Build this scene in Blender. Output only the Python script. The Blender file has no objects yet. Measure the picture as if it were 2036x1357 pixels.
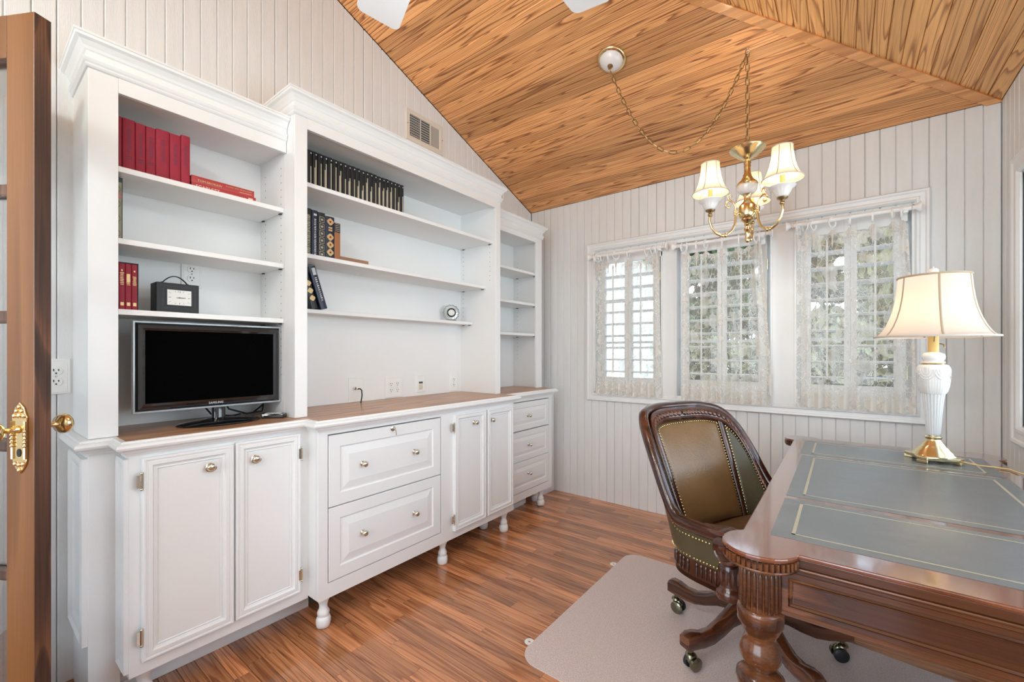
import bpy, bmesh, math, random
from mathutils import Vector, Matrix, Euler
R = random.Random(7)
PI = math.pi
scene = bpy.context.scene
COL = scene.collection

# ---------------------------------------------------------------- camera, sky, exposure
cam_d = bpy.data.cameras.new('camera'); cam = bpy.data.objects.new('camera', cam_d); COL.objects.link(cam)
YAW = math.atan(659 / 854.5)
cam.location = (2.242, 0.0, 1.2); cam.rotation_euler = (PI / 2, 0, YAW)
cam_d.sensor_width = 36.0; cam_d.lens = 36.0 * 854.5 / 2036.0
cam_d.shift_y = 22.5 / 2036.0; cam_d.clip_start = 0.03
scene.camera = cam
world = bpy.data.worlds.new('sky'); scene.world = world; world.use_nodes = True
wn = world.node_tree.nodes; wl = world.node_tree.links
wn.clear()
wo = wn.new('ShaderNodeOutputWorld'); wb = wn.new('ShaderNodeBackground')
wt = wn.new('ShaderNodeTexCoord'); ws = wn.new('ShaderNodeSeparateXYZ'); wr = wn.new('ShaderNodeValToRGB')
wl.new(wt.outputs['Generated'], ws.inputs[0]); wl.new(ws.outputs['Z'], wr.inputs[0])
wr.color_ramp.elements[0].position = 0.0; wr.color_ramp.elements[0].color = (0.80, 0.92, 1.0, 1)
wr.color_ramp.elements[1].position = 0.6; wr.color_ramp.elements[1].color = (0.56, 0.76, 1.0, 1)
wl.new(wr.outputs[0], wb.inputs[0]); wb.inputs[1].default_value = 5.0
wl.new(wb.outputs[0], wo.inputs[0])
scene.view_settings.view_transform = 'Standard'; scene.view_settings.look = 'None'
scene.view_settings.gamma = 1.0; scene.view_settings.use_curve_mapping = False
scene.view_settings.exposure = EXPOSURE = 0.5
scene.cycles.use_denoising = True
scene.cycles.max_bounces = 10; scene.cycles.diffuse_bounces = 6; scene.cycles.transparent_max_bounces = 24
scene.cycles.glossy_bounces = 4; scene.cycles.sample_clamp_indirect = 6.0
scene.cycles.caustics_reflective = False; scene.cycles.caustics_refractive = False

def area(name, loc, rot, sx, sy, power, color, portal=False):
    l = bpy.data.lights.new(name, 'AREA'); l.shape = 'RECTANGLE'; l.size = sx; l.size_y = sy
    l.energy = power; l.color = color
    o = bpy.data.objects.new(name, l); COL.objects.link(o); o.location = loc; o.rotation_euler = rot
    if portal: l.cycles.is_portal = True
    return o
def point(name, loc, power, color, rad=0.03, parent=None):
    l = bpy.data.lights.new(name, 'POINT'); l.energy = power; l.color = color; l.shadow_soft_size = rad
    o = bpy.data.objects.new(name, l); COL.objects.link(o); o.location = loc
    if parent: o.parent = parent
    return o
# daylight through the windows of the room (portals only steer the sky's light through the openings)
area('sky_opening', (1.6, 3.30, 1.45), (-PI / 2, 0, 0), 2.0, 1.15, 1, (1, 1, 1), True)
area('sky_opening', (2.99, 1.65, 1.45), (PI / 2, 0, PI / 2), 2.4, 1.15, 1, (1, 1, 1), True)
area('sky_opening', (1.45, -2.02, 1.35), (PI / 2, 0, 0), 2.4, 1.9, 1, (1, 1, 1), True)  # portal of the added, unseen rear window

REAR_FILL = 26.0; FAN_FILL = 6.0  # powers of the added, unseen lamps that brighten the room
# ---------------------------------------------------------------- measures (metres)
YW = 3.195          # window wall
XR = 2.869          # wall with the side windows
YB = -1.9           # rear wall, behind the camera
EAVE = 2.46
S1, S2 = 0.38, 0.353
YRIDGE = 0.64
ZRIDGE = EAVE + S1 * (YW - YRIDGE)
XHIP = XR - (ZRIDGE - EAVE) / S2
def hip_x(y): return XR - (YW - y) * S1 / S2
def hip_y(x): return YW - (XR - x) * S2 / S1
def gable_z(y):
    return EAVE + S1 * (YW - y) if y >= YRIDGE else EAVE + S1 * (y - YB)

# ---------------------------------------------------------------- materials
MATS = {}
def nodes_of(name):
    m = bpy.data.materials.new(name); m.use_nodes = True
    nt = m.node_tree; b = nt.nodes['Principled BSDF']
    MATS[name] = m
    return m, nt, b
def N(nt, typ, **kw):
    n = nt.nodes.new(typ)
    for k, v in kw.items(): setattr(n, k, v)
    return n
def L(nt, a, b): nt.links.new(a, b)
def plain(name, col, rough=0.5, metal=0.0, coat=0.0, var=0.0, vscale=6.0, bump=0.0, bscale=40.0, spec=None, stretch=None):
    m, nt, b = nodes_of(name)
    b.inputs['Base Color'].default_value = (*col, 1); b.inputs['Roughness'].default_value = rough
    b.inputs['Metallic'].default_value = metal; b.inputs['Coat Weight'].default_value = coat
    if spec is not None: b.inputs['Specular IOR Level'].default_value = spec
    tc = N(nt, 'ShaderNodeTexCoord'); oi = N(nt, 'ShaderNodeObjectInfo')
    mp = N(nt, 'ShaderNodeMapping'); L(nt, tc.outputs['Object'], mp.inputs[0])
    if stretch: mp.inputs['Scale'].default_value = stretch
    mu = N(nt, 'ShaderNodeMath', operation='MULTIPLY'); L(nt, oi.outputs['Random'], mu.inputs[0]); mu.inputs[1].default_value = 31.0
    cb = N(nt, 'ShaderNodeCombineXYZ'); L(nt, mu.outputs[0], cb.inputs[0]); L(nt, mu.outputs[0], cb.inputs[2])
    L(nt, cb.outputs[0], mp.inputs['Location'])
    if var > 0:
        no = N(nt, 'ShaderNodeTexNoise'); no.inputs['Scale'].default_value = vscale; no.inputs['Detail'].default_value = 4
        L(nt, mp.outputs[0], no.inputs['Vector'])
        mx = N(nt, 'ShaderNodeMixRGB'); mx.inputs[1].default_value = (*[c * (1 - var) for c in col], 1)
        mx.inputs[2].default_value = (*[min(1, c * (1 + var)) for c in col], 1)
        L(nt, no.outputs['Fac'], mx.inputs[0]); L(nt, mx.outputs[0], b.inputs['Base Color'])
    if bump > 0:
        n2 = N(nt, 'ShaderNodeTexNoise'); n2.inputs['Scale'].default_value = bscale; n2.inputs['Detail'].default_value = 3
        L(nt, mp.outputs[0], n2.inputs['Vector'])
        bp = N(nt, 'ShaderNodeBump'); bp.inputs['Strength'].default_value = bump; bp.inputs['Distance'].default_value = 0.01
        L(nt, n2.outputs['Fac'], bp.inputs['Height']); L(nt, bp.outputs[0], b.inputs['Normal'])
    return m
def wood(name, light, mid, dark, rough=0.35, coat=0.0, along='x', freq=9.0, wide=9.0, longs=0.7, tint=0.14, fine=0.25, spec=0.5, lo=0.30, hi=0.9, bump=0.15):
    m, nt, b = nodes_of(name)
    tc = N(nt, 'ShaderNodeTexCoord'); oi = N(nt, 'ShaderNodeObjectInfo')
    mul = N(nt, 'ShaderNodeMath', operation='MULTIPLY'); L(nt, oi.outputs['Random'], mul.inputs[0]); mul.inputs[1].default_value = 53.0
    cb = N(nt, 'ShaderNodeCombineXYZ')
    for i in range(3): L(nt, mul.outputs[0], cb.inputs[i])
    ad = N(nt, 'ShaderNodeVectorMath', operation='ADD'); L(nt, tc.outputs['Object'], ad.inputs[0]); L(nt, cb.outputs[0], ad.inputs[1])
    mp = N(nt, 'ShaderNodeMapping'); L(nt, ad.outputs[0], mp.inputs[0])
    sc = [wide, wide, wide]; sc['xyz'.index(along)] = longs; mp.inputs['Scale'].default_value = sc
    no = N(nt, 'ShaderNodeTexNoise'); no.inputs['Scale'].default_value = 1.0; no.inputs['Detail'].default_value = 1.5; no.inputs['Roughness'].default_value = 0.4
    L(nt, mp.outputs[0], no.inputs['Vector'])
    m2 = N(nt, 'ShaderNodeMath', operation='MULTIPLY'); L(nt, no.outputs['Fac'], m2.inputs[0]); m2.inputs[1].default_value = freq
    fr = N(nt, 'ShaderNodeMath', operation='FRACT'); L(nt, m2.outputs[0], fr.inputs[0])
    cr = N(nt, 'ShaderNodeValToRGB'); L(nt, fr.outputs[0], cr.inputs[0])
    e = cr.color_ramp.elements
    e[0].position = 0.0; e[0].color = (*light, 1); e[1].position = 1.0; e[1].color = (*light, 1)
    x = e.new(lo); x.color = (*mid, 1); x = e.new(hi); x.color = (*dark, 1); x = e.new(0.97); x.color = (*mid, 1)
    mpf = N(nt, 'ShaderNodeMapping'); L(nt, ad.outputs[0], mpf.inputs[0])
    sf = [260, 260, 260]; sf['xyz'.index(along)] = 5.0; mpf.inputs['Scale'].default_value = sf
    nf = N(nt, 'ShaderNodeTexNoise'); nf.inputs['Scale'].default_value = 1.0; nf.inputs['Detail'].default_value = 3; L(nt, mpf.outputs[0], nf.inputs['Vector'])
    mf = N(nt, 'ShaderNodeMapRange'); L(nt, nf.outputs['Fac'], mf.inputs[0]); mf.inputs[1].default_value = 0.3; mf.inputs[2].default_value = 0.7
    mf.inputs[3].default_value = 1 - fine; mf.inputs[4].default_value = 1 + fine * 0.6
    mt = N(nt, 'ShaderNodeMapRange'); L(nt, oi.outputs['Random'], mt.inputs[0]); mt.inputs[3].default_value = 1 - tint; mt.inputs[4].default_value = 1 + tint
    mm = N(nt, 'ShaderNodeMath', operation='MULTIPLY'); L(nt, mf.outputs[0], mm.inputs[0]); L(nt, mt.outputs[0], mm.inputs[1])
    vm = N(nt, 'ShaderNodeVectorMath', operation='SCALE'); L(nt, cr.outputs[0], vm.inputs[0]); L(nt, mm.outputs[0], vm.inputs['Scale'])
    L(nt, vm.outputs[0], b.inputs['Base Color'])
    b.inputs['Roughness'].default_value = rough; b.inputs['Coat Weight'].default_value = coat; b.inputs['Coat Roughness'].default_value = 0.08
    b.inputs['Specular IOR Level'].default_value = spec
    if bump:
        bp = N(nt, 'ShaderNodeBump'); bp.inputs['Strength'].default_value = bump; bp.inputs['Distance'].default_value = 0.002
        L(nt, mf.outputs[0], bp.inputs['Height']); L(nt, bp.outputs[0], b.inputs['Normal'])
    return m
def glow(name, col, strength, base=(0.9, 0.85, 0.75)):
    m, nt, b = nodes_of(name)
    b.inputs['Base Color'].default_value = (*base, 1); b.inputs['Emission Color'].default_value = (*col, 1); b.inputs['Emission Strength'].default_value = strength
    return m
def glass(name, tint=(1, 1, 1), refl=0.08, alpha=0.0, rough=0.02):
    m = bpy.data.materials.new(name); m.use_nodes = True; nt = m.node_tree; nt.nodes.clear(); MATS[name] = m
    o = N(nt, 'ShaderNodeOutputMaterial'); t = N(nt, 'ShaderNodeBsdfTransparent'); g = N(nt, 'ShaderNodeBsdfGlossy')
    t.inputs[0].default_value = (*tint, 1); g.inputs['Roughness'].default_value = rough
    lw = N(nt, 'ShaderNodeLayerWeight'); lw.inputs[0].default_value = 0.35
    ma = N(nt, 'ShaderNodeMath', operation='MULTIPLY_ADD'); L(nt, lw.outputs['Fresnel'], ma.inputs[0]); ma.inputs[1].default_value = 0.7; ma.inputs[2].default_value = refl
    ma.use_clamp = True
    mx = N(nt, 'ShaderNodeMixShader'); L(nt, ma.outputs[0], mx.inputs[0]); L(nt, t.outputs[0], mx.inputs[1]); L(nt, g.outputs[0], mx.inputs[2])
    L(nt, mx.outputs[0], o.inputs[0]); return m

plain('white_paint', (0.80, 0.805, 0.80), 0.38, var=0.02, vscale=3, bump=0.03, bscale=60)
plain('wall_paint', (0.75, 0.755, 0.745), 0.5, var=0.07, vscale=5, bump=0.12, bscale=50, stretch=(6, 6, 0.8))
plain('whitewash', (0.74, 0.755, 0.76), 0.5, var=0.08, vscale=6, bump=0.15, bscale=60, stretch=(7, 7, 0.6))
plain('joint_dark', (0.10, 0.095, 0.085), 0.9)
plain('joint_grey', (0.30, 0.29, 0.27), 0.9)
plain('plate_white', (0.82, 0.82, 0.80), 0.3)
plain('ivory', (0.62, 0.58, 0.45), 0.4)
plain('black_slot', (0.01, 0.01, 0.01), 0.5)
plain('dark_iron', (0.04, 0.04, 0.045), 0.4, 0.6)
plain('brass', (0.78, 0.61, 0.33), 0.16, 1.0, var=0.12, vscale=30)
plain('pale_brass', (0.80, 0.68, 0.42), 0.2, 1.0, var=0.1, vscale=30)
plain('antique_brass', (0.36, 0.25, 0.12), 0.35, 1.0, var=0.25, vscale=60)
plain('caster_metal', (0.24, 0.23, 0.16), 0.25, 1.0, var=0.2, vscale=60)
plain('nickel', (0.72, 0.69, 0.58), 0.18, 1.0)
plain('tv_black', (0.006, 0.007, 0.009), 0.10, coat=0.6)
plain('tv_screen', (0.002, 0.002, 0.002), 0.6, spec=0.0)
plain('tv_edge', (0.42, 0.46, 0.48), 0.12, 0.0, coat=0.5)
plain('silver_print', (0.7, 0.7, 0.72), 0.35)
plain('red_cloth', (0.30, 0.010, 0.030), 0.62, var=0.16, vscale=18, bump=0.1, bscale=300)
plain('red_cloth_dark', (0.26, 0.010, 0.026), 0.55, var=0.12, vscale=18)
plain('red_jacket', (0.40, 0.04, 0.04), 0.35, var=0.15, vscale=20)
plain('black_cloth', (0.007, 0.008, 0.010), 0.45, var=0.2, vscale=18)
plain('navy_cloth', (0.012, 0.020, 0.05), 0.4)
plain('dark_green_cloth', (0.014, 0.022, 0.02), 0.4)
plain('tan_cloth', (0.36, 0.14, 0.055), 0.6, var=0.1)
plain('brown_paper', (0.30, 0.16, 0.09), 0.6)
plain('page_paper', (0.66, 0.60, 0.48), 0.8, var=0.08, vscale=90, stretch=(1, 20, 1))
plain('gold_print', (0.62, 0.44, 0.20), 0.4, 0.35)
plain('pale_gold_print', (0.50, 0.45, 0.35), 0.5, 0.1)
plain('ink_violet', (0.14, 0.02, 0.06), 0.6)
plain('cream_print', (0.78, 0.55, 0.42), 0.5)
plain('sage_print', (0.30, 0.28, 0.18), 0.6)
plain('black_leather', (0.007, 0.0075, 0.008), 0.5, bump=0.2, bscale=200)
plain('clock_face', (0.72, 0.71, 0.66), 0.3)
plain('vinyl_white', (0.88, 0.875, 0.86), 0.35)
plain('candle_sleeve', (0.72, 0.50, 0.18), 0.5)
plain('cord_gold', (0.74, 0.50, 0.20), 0.4)
plain('trim_tape', (0.46, 0.36, 0.25), 0.8)
plain('trim_tape_light', (0.62, 0.56, 0.50), 0.8)
plain('porcelain', (0.80, 0.77, 0.74), 0.22, coat=0.3)
plain('lamp_grey', (0.70, 0.70, 0.69), 0.4)
plain('vent_cream', (0.70, 0.66, 0.58), 0.45)
plain('vent_dark', (0.03, 0.03, 0.03), 0.8)
plain('vent_grey', (0.40, 0.39, 0.36), 0.6)
plain('leather_top', (0.135, 0.15, 0.15), 0.26, var=0.25, vscale=7, bump=0.15, bscale=260, stretch=(1, 3, 1), spec=1.0)
plain('gold_tooling', (0.44, 0.39, 0.27), 0.45, 0.0, var=0.3, vscale=160)
plain('leather_tan', (0.21, 0.115, 0.045), 0.27, var=0.32, vscale=7, bump=0.1, bscale=150)
plain('leather_seat', (0.13, 0.068, 0.03), 0.3, var=0.2, vscale=7)
plain('leather_olive', (0.082, 0.068, 0.036), 0.36, var=0.2, vscale=9, bump=0.1, bscale=150)
plain('nail_brass', (0.55, 0.42, 0.19), 0.25, 1.0)
plain('grass', (0.07, 0.10, 0.03), 0.9, var=0.3, vscale=3)
plain('foliage_green', (0.085, 0.11, 0.035), 0.7, var=0.4, vscale=3)
plain('foliage_olive', (0.14, 0.125, 0.05), 0.7, var=0.4, vscale=3)
plain('bark', (0.09, 0.065, 0.045), 0.9, var=0.3, vscale=12)
plain('siding_white', (0.62, 0.61, 0.56), 0.6)
plain('patio_tan', (0.30, 0.25, 0.18), 0.8, var=0.15, vscale=5)
plain('rust_red', (0.35, 0.12, 0.08), 0.6)
wood('pine_slope', (0.84, 0.42, 0.165), (0.74, 0.345, 0.13), (0.27, 0.092, 0.030), 0.42, 0.0, 'x', 15.0, 15.0, 0.6, 0.22, 0.18, lo=0.62, hi=0.88)
wood('pine_hip', (0.92, 0.52, 0.20), (0.86, 0.46, 0.17), (0.42, 0.17, 0.05), 0.42, 0.0, 'y', 13.0, 15.0, 0.6, 0.14, 0.15, lo=0.62, hi=0.88)
wood('pine_trim', (0.78, 0.40, 0.16), (0.70, 0.33, 0.125), (0.5, 0.22, 0.08), 0.34, 0.15, 'x', 5, 10.0, 0.7, 0.1, 0.15)
wood('oak_floor', (0.60, 0.265, 0.120), (0.53, 0.225, 0.098), (0.33, 0.12, 0.050), 0.15, 0.4, 'x', 6.0, 22.0, 1.1, 0.38, 0.34, lo=0.55, hi=0.88, bump=0.05)
wood('oak_counter', (0.60, 0.36, 0.20), (0.52, 0.29, 0.155), (0.38, 0.19, 0.095), 0.35, 0.1, 'y', 5.0, 9.0, 0.9, 0.05, 0.2)
wood('door_wood', (0.22, 0.092, 0.030), (0.19, 0.076, 0.023), (0.145, 0.055, 0.016), 0.36, 0.1, 'z', 3.0, 7.0, 0.35, 0.02, 0.12)
wood('door_edge_wood', (0.17, 0.075, 0.04), (0.10, 0.048, 0.03), (0.055, 0.028, 0.02), 0.42, 0.1, 'z', 5.0, 9.0, 1.6, 0.02, 0.35)
wood('mahogany_top', (0.24, 0.075, 0.030), (0.19, 0.055, 0.022), (0.12, 0.032, 0.013), 0.14, 1.0, 'y', 3.0, 8.0, 0.7, 0.04, 0.15, bump=0.03)
wood('mahogany', (0.17, 0.060, 0.022), (0.115, 0.038, 0.014), (0.05, 0.015, 0.006), 0.22, 0.5, 'x', 4.0, 9.0, 1.0, 0.04, 0.3, bump=0.05)
wood('chair_wood', (0.10, 0.028, 0.013), (0.065, 0.018, 0.009), (0.035, 0.010, 0.005), 0.2, 0.5, 'x', 3.0, 6.0, 1.0, 0.04, 0.2, bump=0.03)
wood('base_wood', (0.17, 0.058, 0.022), (0.12, 0.038, 0.015), (0.06, 0.018, 0.008), 0.22, 0.45, 'x', 4.0, 12.0, 1.5, 0.06, 0.25, bump=0.03)
glow('bulb', (1.0, 0.80, 0.52), 5.0)
glow('candle_bulb', (1.0, 0.80, 0.50), 5.0)
glow('fill_bowl_glow', (1.0, 0.93, 0.82), 3.0)  # glow for the bowls of the added fan and rear lamps
glass('pane_glass', refl=0.02)
glass('door_glass', refl=0.04)
glass('clear_glass', (0.93, 0.96, 0.95), 0.15)
def shade_mat(name, col, trans):
    m = bpy.data.materials.new(name); m.use_nodes = True; nt = m.node_tree; nt.nodes.clear(); MATS[name] = m
    o = N(nt, 'ShaderNodeOutputMaterial'); d = N(nt, 'ShaderNodeBsdfDiffuse'); t = N(nt, 'ShaderNodeBsdfTranslucent')
    d.inputs[0].default_value = (*col, 1); t.inputs[0].default_value = (*col, 1)
    mx = N(nt, 'ShaderNodeMixShader'); mx.inputs[0].default_value = trans
    L(nt, d.outputs[0], mx.inputs[1]); L(nt, t.outputs[0], mx.inputs[2]); L(nt, mx.outputs[0], o.inputs[0]); return m
shade_mat('shade_silk', (0.86, 0.74, 0.64), 0.42)
shade_mat('small_shade', (0.72, 0.62, 0.50), 0.34)
shade_mat('frosted_glass', (0.80, 0.79, 0.74), 0.4)
def lace_mat():
    m = bpy.data.materials.new('lace'); m.use_nodes = True; nt = m.node_tree; nt.nodes.clear(); MATS['lace'] = m
    o = N(nt, 'ShaderNodeOutputMaterial'); d = N(nt, 'ShaderNodeBsdfDiffuse'); t = N(nt, 'ShaderNodeBsdfTranslucent'); tr = N(nt, 'ShaderNodeBsdfTransparent')
    d.inputs[0].default_value = (0.88, 0.85, 0.79, 1); t.inputs[0].default_value = (0.88, 0.86, 0.81, 1)
    mx = N(nt, 'ShaderNodeMixShader'); mx.inputs[0].default_value = 0.45; L(nt, d.outputs[0], mx.inputs[1]); L(nt, t.outputs[0], mx.inputs[2])
    uv = N(nt, 'ShaderNodeUVMap'); uv.uv_map = 'cloth'
    vo = N(nt, 'ShaderNodeTexVoronoi', feature='DISTANCE_TO_EDGE'); vo.inputs['Scale'].default_value = 20
    no = N(nt, 'ShaderNodeTexNoise'); no.inputs['Scale'].default_value = 9; no.inputs['Detail'].default_value = 2
    ns = N(nt, 'ShaderNodeTexNoise'); ns.inputs['Scale'].default_value = 16; L(nt, uv.outputs[0], ns.inputs['Vector'])
    sc = N(nt, 'ShaderNodeVectorMath', operation='SCALE'); L(nt, ns.outputs['Color'], sc.inputs[0]); sc.inputs['Scale'].default_value = 0.06
    ad = N(nt, 'ShaderNodeVectorMath', operation='ADD'); L(nt, uv.outputs[0], ad.inputs[0]); L(nt, sc.outputs[0], ad.inputs[1])
    L(nt, ad.outputs[0], vo.inputs['Vector']); L(nt, uv.outputs[0], no.inputs['Vector'])
    # lace stitching: closed flower shapes and vine lines over an open net
    a = N(nt, 'ShaderNodeMapRange'); L(nt, vo.outputs['Distance'], a.inputs[0]); a.inputs[1].default_value = 0.012; a.inputs[2].default_value = 0.045; a.inputs[3].default_value = 0.85; a.inputs[4].default_value = 0.0
    f = N(nt, 'ShaderNodeMapRange'); L(nt, no.outputs['Fac'], f.inputs[0]); f.inputs[1].default_value = 0.52; f.inputs[2].default_value = 0.56; f.inputs[3].default_value = 0.0; f.inputs[4].default_value = 0.62
    g = N(nt, 'ShaderNodeMath', operation='MAXIMUM'); L(nt, a.outputs[0], g.inputs[0]); L(nt, f.outputs[0], g.inputs[1])
    h = N(nt, 'ShaderNodeMath', operation='MAXIMUM'); L(nt, g.outputs[0], h.inputs[0]); h.inputs[1].default_value = 0.26
    # denser borders along the side edges and the hem (uv.x 0..w stored in metres, border mask in second map)
    ub = N(nt, 'ShaderNodeUVMap'); ub.uv_map = 'border'; sx = N(nt, 'ShaderNodeSeparateXYZ'); L(nt, ub.outputs[0], sx.inputs[0])
    k = N(nt, 'ShaderNodeMath', operation='MULTIPLY_ADD'); L(nt, sx.outputs[0], k.inputs[0]); k.inputs[1].default_value = 0.40; L(nt, h.outputs[0], k.inputs[2]); k.use_clamp = True
    m2 = N(nt, 'ShaderNodeMixShader'); L(nt, k.outputs[0], m2.inputs[0]); L(nt, tr.outputs[0], m2.inputs[1]); L(nt, mx.outputs[0], m2.inputs[2])
    L(nt, m2.outputs[0], o.inputs[0]); return m
lace_mat()
def mat_plastic():
    m, nt, b = nodes_of('mat_vinyl')
    tc = N(nt, 'ShaderNodeTexCoord'); no = N(nt, 'ShaderNodeTexNoise'); no.inputs['Scale'].default_value = 260; no.inputs['Detail'].default_value = 2
    L(nt, tc.outputs['Object'], no.inputs['Vector'])
    cr = N(nt, 'ShaderNodeValToRGB'); L(nt, no.outputs['Fac'], cr.inputs[0])
    cr.color_ramp.elements[0].position = 0.35; cr.color_ramp.elements[0].color = (0.52, 0.435, 0.42, 1)
    cr.color_ramp.elements[1].position = 0.65; cr.color_ramp.elements[1].color = (0.78, 0.68, 0.66, 1)
    L(nt, cr.outputs[0], b.inputs['Base Color']); b.inputs['Roughness'].default_value = 0.42
    bp = N(nt, 'ShaderNodeBump'); bp.inputs['Strength'].default_value = 0.25; bp.inputs['Distance'].default_value = 0.002
    L(nt, no.outputs['Fac'], bp.inputs['Height']); L(nt, bp.outputs[0], b.inputs['Normal'])
mat_plastic()

# ---------------------------------------------------------------- object helpers
def wloc(o):
    v = Vector((0, 0, 0))
    while o: v += o.location; o = o.parent
    return v
def tag(o, label=None, cat=None, group=None, kind=None):
    if label: o['label'] = label
    if cat: o['category'] = cat
    if group: o['group'] = group
    if kind: o['kind'] = kind
    return o
def empty(name, loc=(0, 0, 0), rz=0.0, label=None, cat=None, group=None, kind=None, parent=None):
    o = bpy.data.objects.new(name, None); COL.objects.link(o); o.location = loc; o.rotation_euler = (0, 0, rz)
    o.empty_display_size = 0.05
    if parent: o.parent = parent
    return tag(o, label, cat, group, kind)
def copy_tree(o, parent=None):
    c = o.copy(); COL.objects.link(c)
    if parent: c.parent = parent
    for ch in list(o.children): copy_tree(ch, c)
    return c
class MB:
    def __init__(s): s.v = []; s.f = []; s.m = []; s.cur = 0
    def add(s, vs, fs):
        n = len(s.v); s.v += [tuple(p) for p in vs]; s.f += [tuple(i + n for i in f) for f in fs]; s.m += [s.cur] * len(fs); return s
    def box(s, x0, x1, y0, y1, z0, z1):
        vs = [(x, y, z) for x in (x0, x1) for y in (y0, y1) for z in (z0, z1)]
        return s.add(vs, [(0, 1, 3, 2), (4, 6, 7, 5), (0, 4, 5, 1), (2, 3, 7, 6), (0, 2, 6, 4), (1, 5, 7, 3)])
    def quad(s, *p): return s.add(p, [tuple(range(len(p)))])
    def poly_prism(s, pts, fn, a, b):
        """pts: 2D outline; fn(u,v,w)->xyz; extruded from w=a to w=b"""
        n = len(pts); vs = [fn(u, v, a) for u, v in pts] + [fn(u, v, b) for u, v in pts]
        fs = [tuple(reversed(range(n))), tuple(range(n, 2 * n))] + [(i, (i + 1) % n, n + (i + 1) % n, n + i) for i in range(n)]
        return s.add(vs, fs)
    def lathe(s, prof, c=(0, 0, 0), seg=20, mod=None, cap=True, fn=None, a0=0.0, a1=2 * PI):
        full = abs(a1 - a0 - 2 * PI) < 1e-6; ns = seg if full else seg + 1
        vs = []
        for i, (r, z) in enumerate(prof):
            for k in range(ns):
                a = a0 + (a1 - a0) * k / seg; q = r * (mod(a, i) if mod else 1)
                p = (c[0] + q * math.cos(a), c[1] + q * math.sin(a), c[2] + z)
                vs.append(fn(*p) if fn else p)
        fs = []
        for i in range(len(prof) - 1):
            for k in range(seg):
                k2 = (k + 1) % ns
                fs.append((i * ns + k, i * ns + k2, (i + 1) * ns + k2, (i + 1) * ns + k))
        if cap and full:
            if prof[0][0] > 1e-5: fs.append(tuple(reversed(range(ns))))
            if prof[-1][0] > 1e-5: fs.append(tuple(range((len(prof) - 1) * ns, len(prof) * ns)))
        return s.add(vs, fs)
    def tube(s, path, r, seg=8, closed=False, flat=1.0, cap=True):
        P = [Vector(p) for p in path]; n = len(P); rr = r if isinstance(r, (list, tuple)) else [r] * n
        vs = []; up = Vector((0, 0, 1)); prev = None
        for i in range(n):
            if closed: t = P[(i + 1) % n] - P[i - 1]
            else: t = P[min(i + 1, n - 1)] - P[max(i - 1, 0)]
            t.normalize()
            if prev is None:
                a = t.cross(up)
                if a.length < 0.1: a = t.cross(Vector((1, 0, 0)))
            else:
                a = prev - t * prev.dot(t)
            a.normalize(); b = t.cross(a); prev = a
            for k in range(seg):
                an = 2 * PI * k / seg; vs.append(P[i] + a * (rr[i] * math.cos(an)) + b * (rr[i] * flat * math.sin(an)))
        fs = []
        for i in range(n if closed else n - 1):
            j = (i + 1) % n
            for k in range(seg):
                k2 = (k + 1) % seg; fs.append((i * seg + k, i * seg + k2, j * seg + k2, j * seg + k))
        if not closed and cap: fs += [tuple(reversed(range(seg))), tuple(range((n - 1) * seg, n * seg))]
        return s.add(vs, fs)
    def sphere(s, c, r, seg=10, rings=6, sc=(1, 1, 1)):
        prof = [(r * math.sin(PI * i / rings), -r * math.cos(PI * i / rings)) for i in range(rings + 1)]
        prof[0] = (0.0001 * r, -r); prof[-1] = (0.0001 * r, r)
        return s.lathe([(p, z) for p, z in prof], (0, 0, 0), seg, fn=lambda x, y, z: (c[0] + x * sc[0], c[1] + y * sc[1], c[2] + z * sc[2]))
    def sweep(s, path, prof, fn=None, closed=False, side=1, capends=True):
        """prof (offset outward, height) swept along a plan path with mitred corners"""
        fn = fn or (lambda a, b, c: (a, b, c)); n = len(path); P = [Vector(p) for p in path]; np_ = len(prof); vs = []
        for i in range(n):
            d0 = (P[i] - P[i - 1]).normalized() if (closed or i > 0) else None
            d1 = (P[(i + 1) % n] - P[i]).normalized() if (closed or i < n - 1) else None
            if d0 is None: d0 = d1
            if d1 is None: d1 = d0
            n0 = Vector((d0.y, -d0.x)) * side; n1 = Vector((d1.y, -d1.x)) * side
            m = (n0 + n1); m.normalize(); k = 1 / max(0.35, m.dot(n0))
            for o, h in prof: q = P[i] + m * (o * k); vs.append(fn(q.x, q.y, h))
        fs = []
        for i in range(n if closed else n - 1):
            j = (i + 1) % n
            for k in range(np_):
                k2 = (k + 1) % np_; fs.append((i * np_ + k, j * np_ + k, j * np_ + k2, i * np_ + k2))
        if not closed and capends: fs += [tuple(range(np_)), tuple(reversed(range((n - 1) * np_, n * np_)))]
        return s.add(vs, fs)
    def grid(s, fn, nu, nv, closeu=False):
        vs = [fn(i / nu, j / nv) for i in range(nu + (0 if closeu else 1)) for j in range(nv + 1)]
        fs = []
        for i in range(nu):
            i2 = (i + 1) % nu if closeu else i + 1
            for j in range(nv): fs.append((i * (nv + 1) + j, i2 * (nv + 1) + j, i2 * (nv + 1) + j + 1, i * (nv + 1) + j + 1))
        return s.add(vs, fs)
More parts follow.
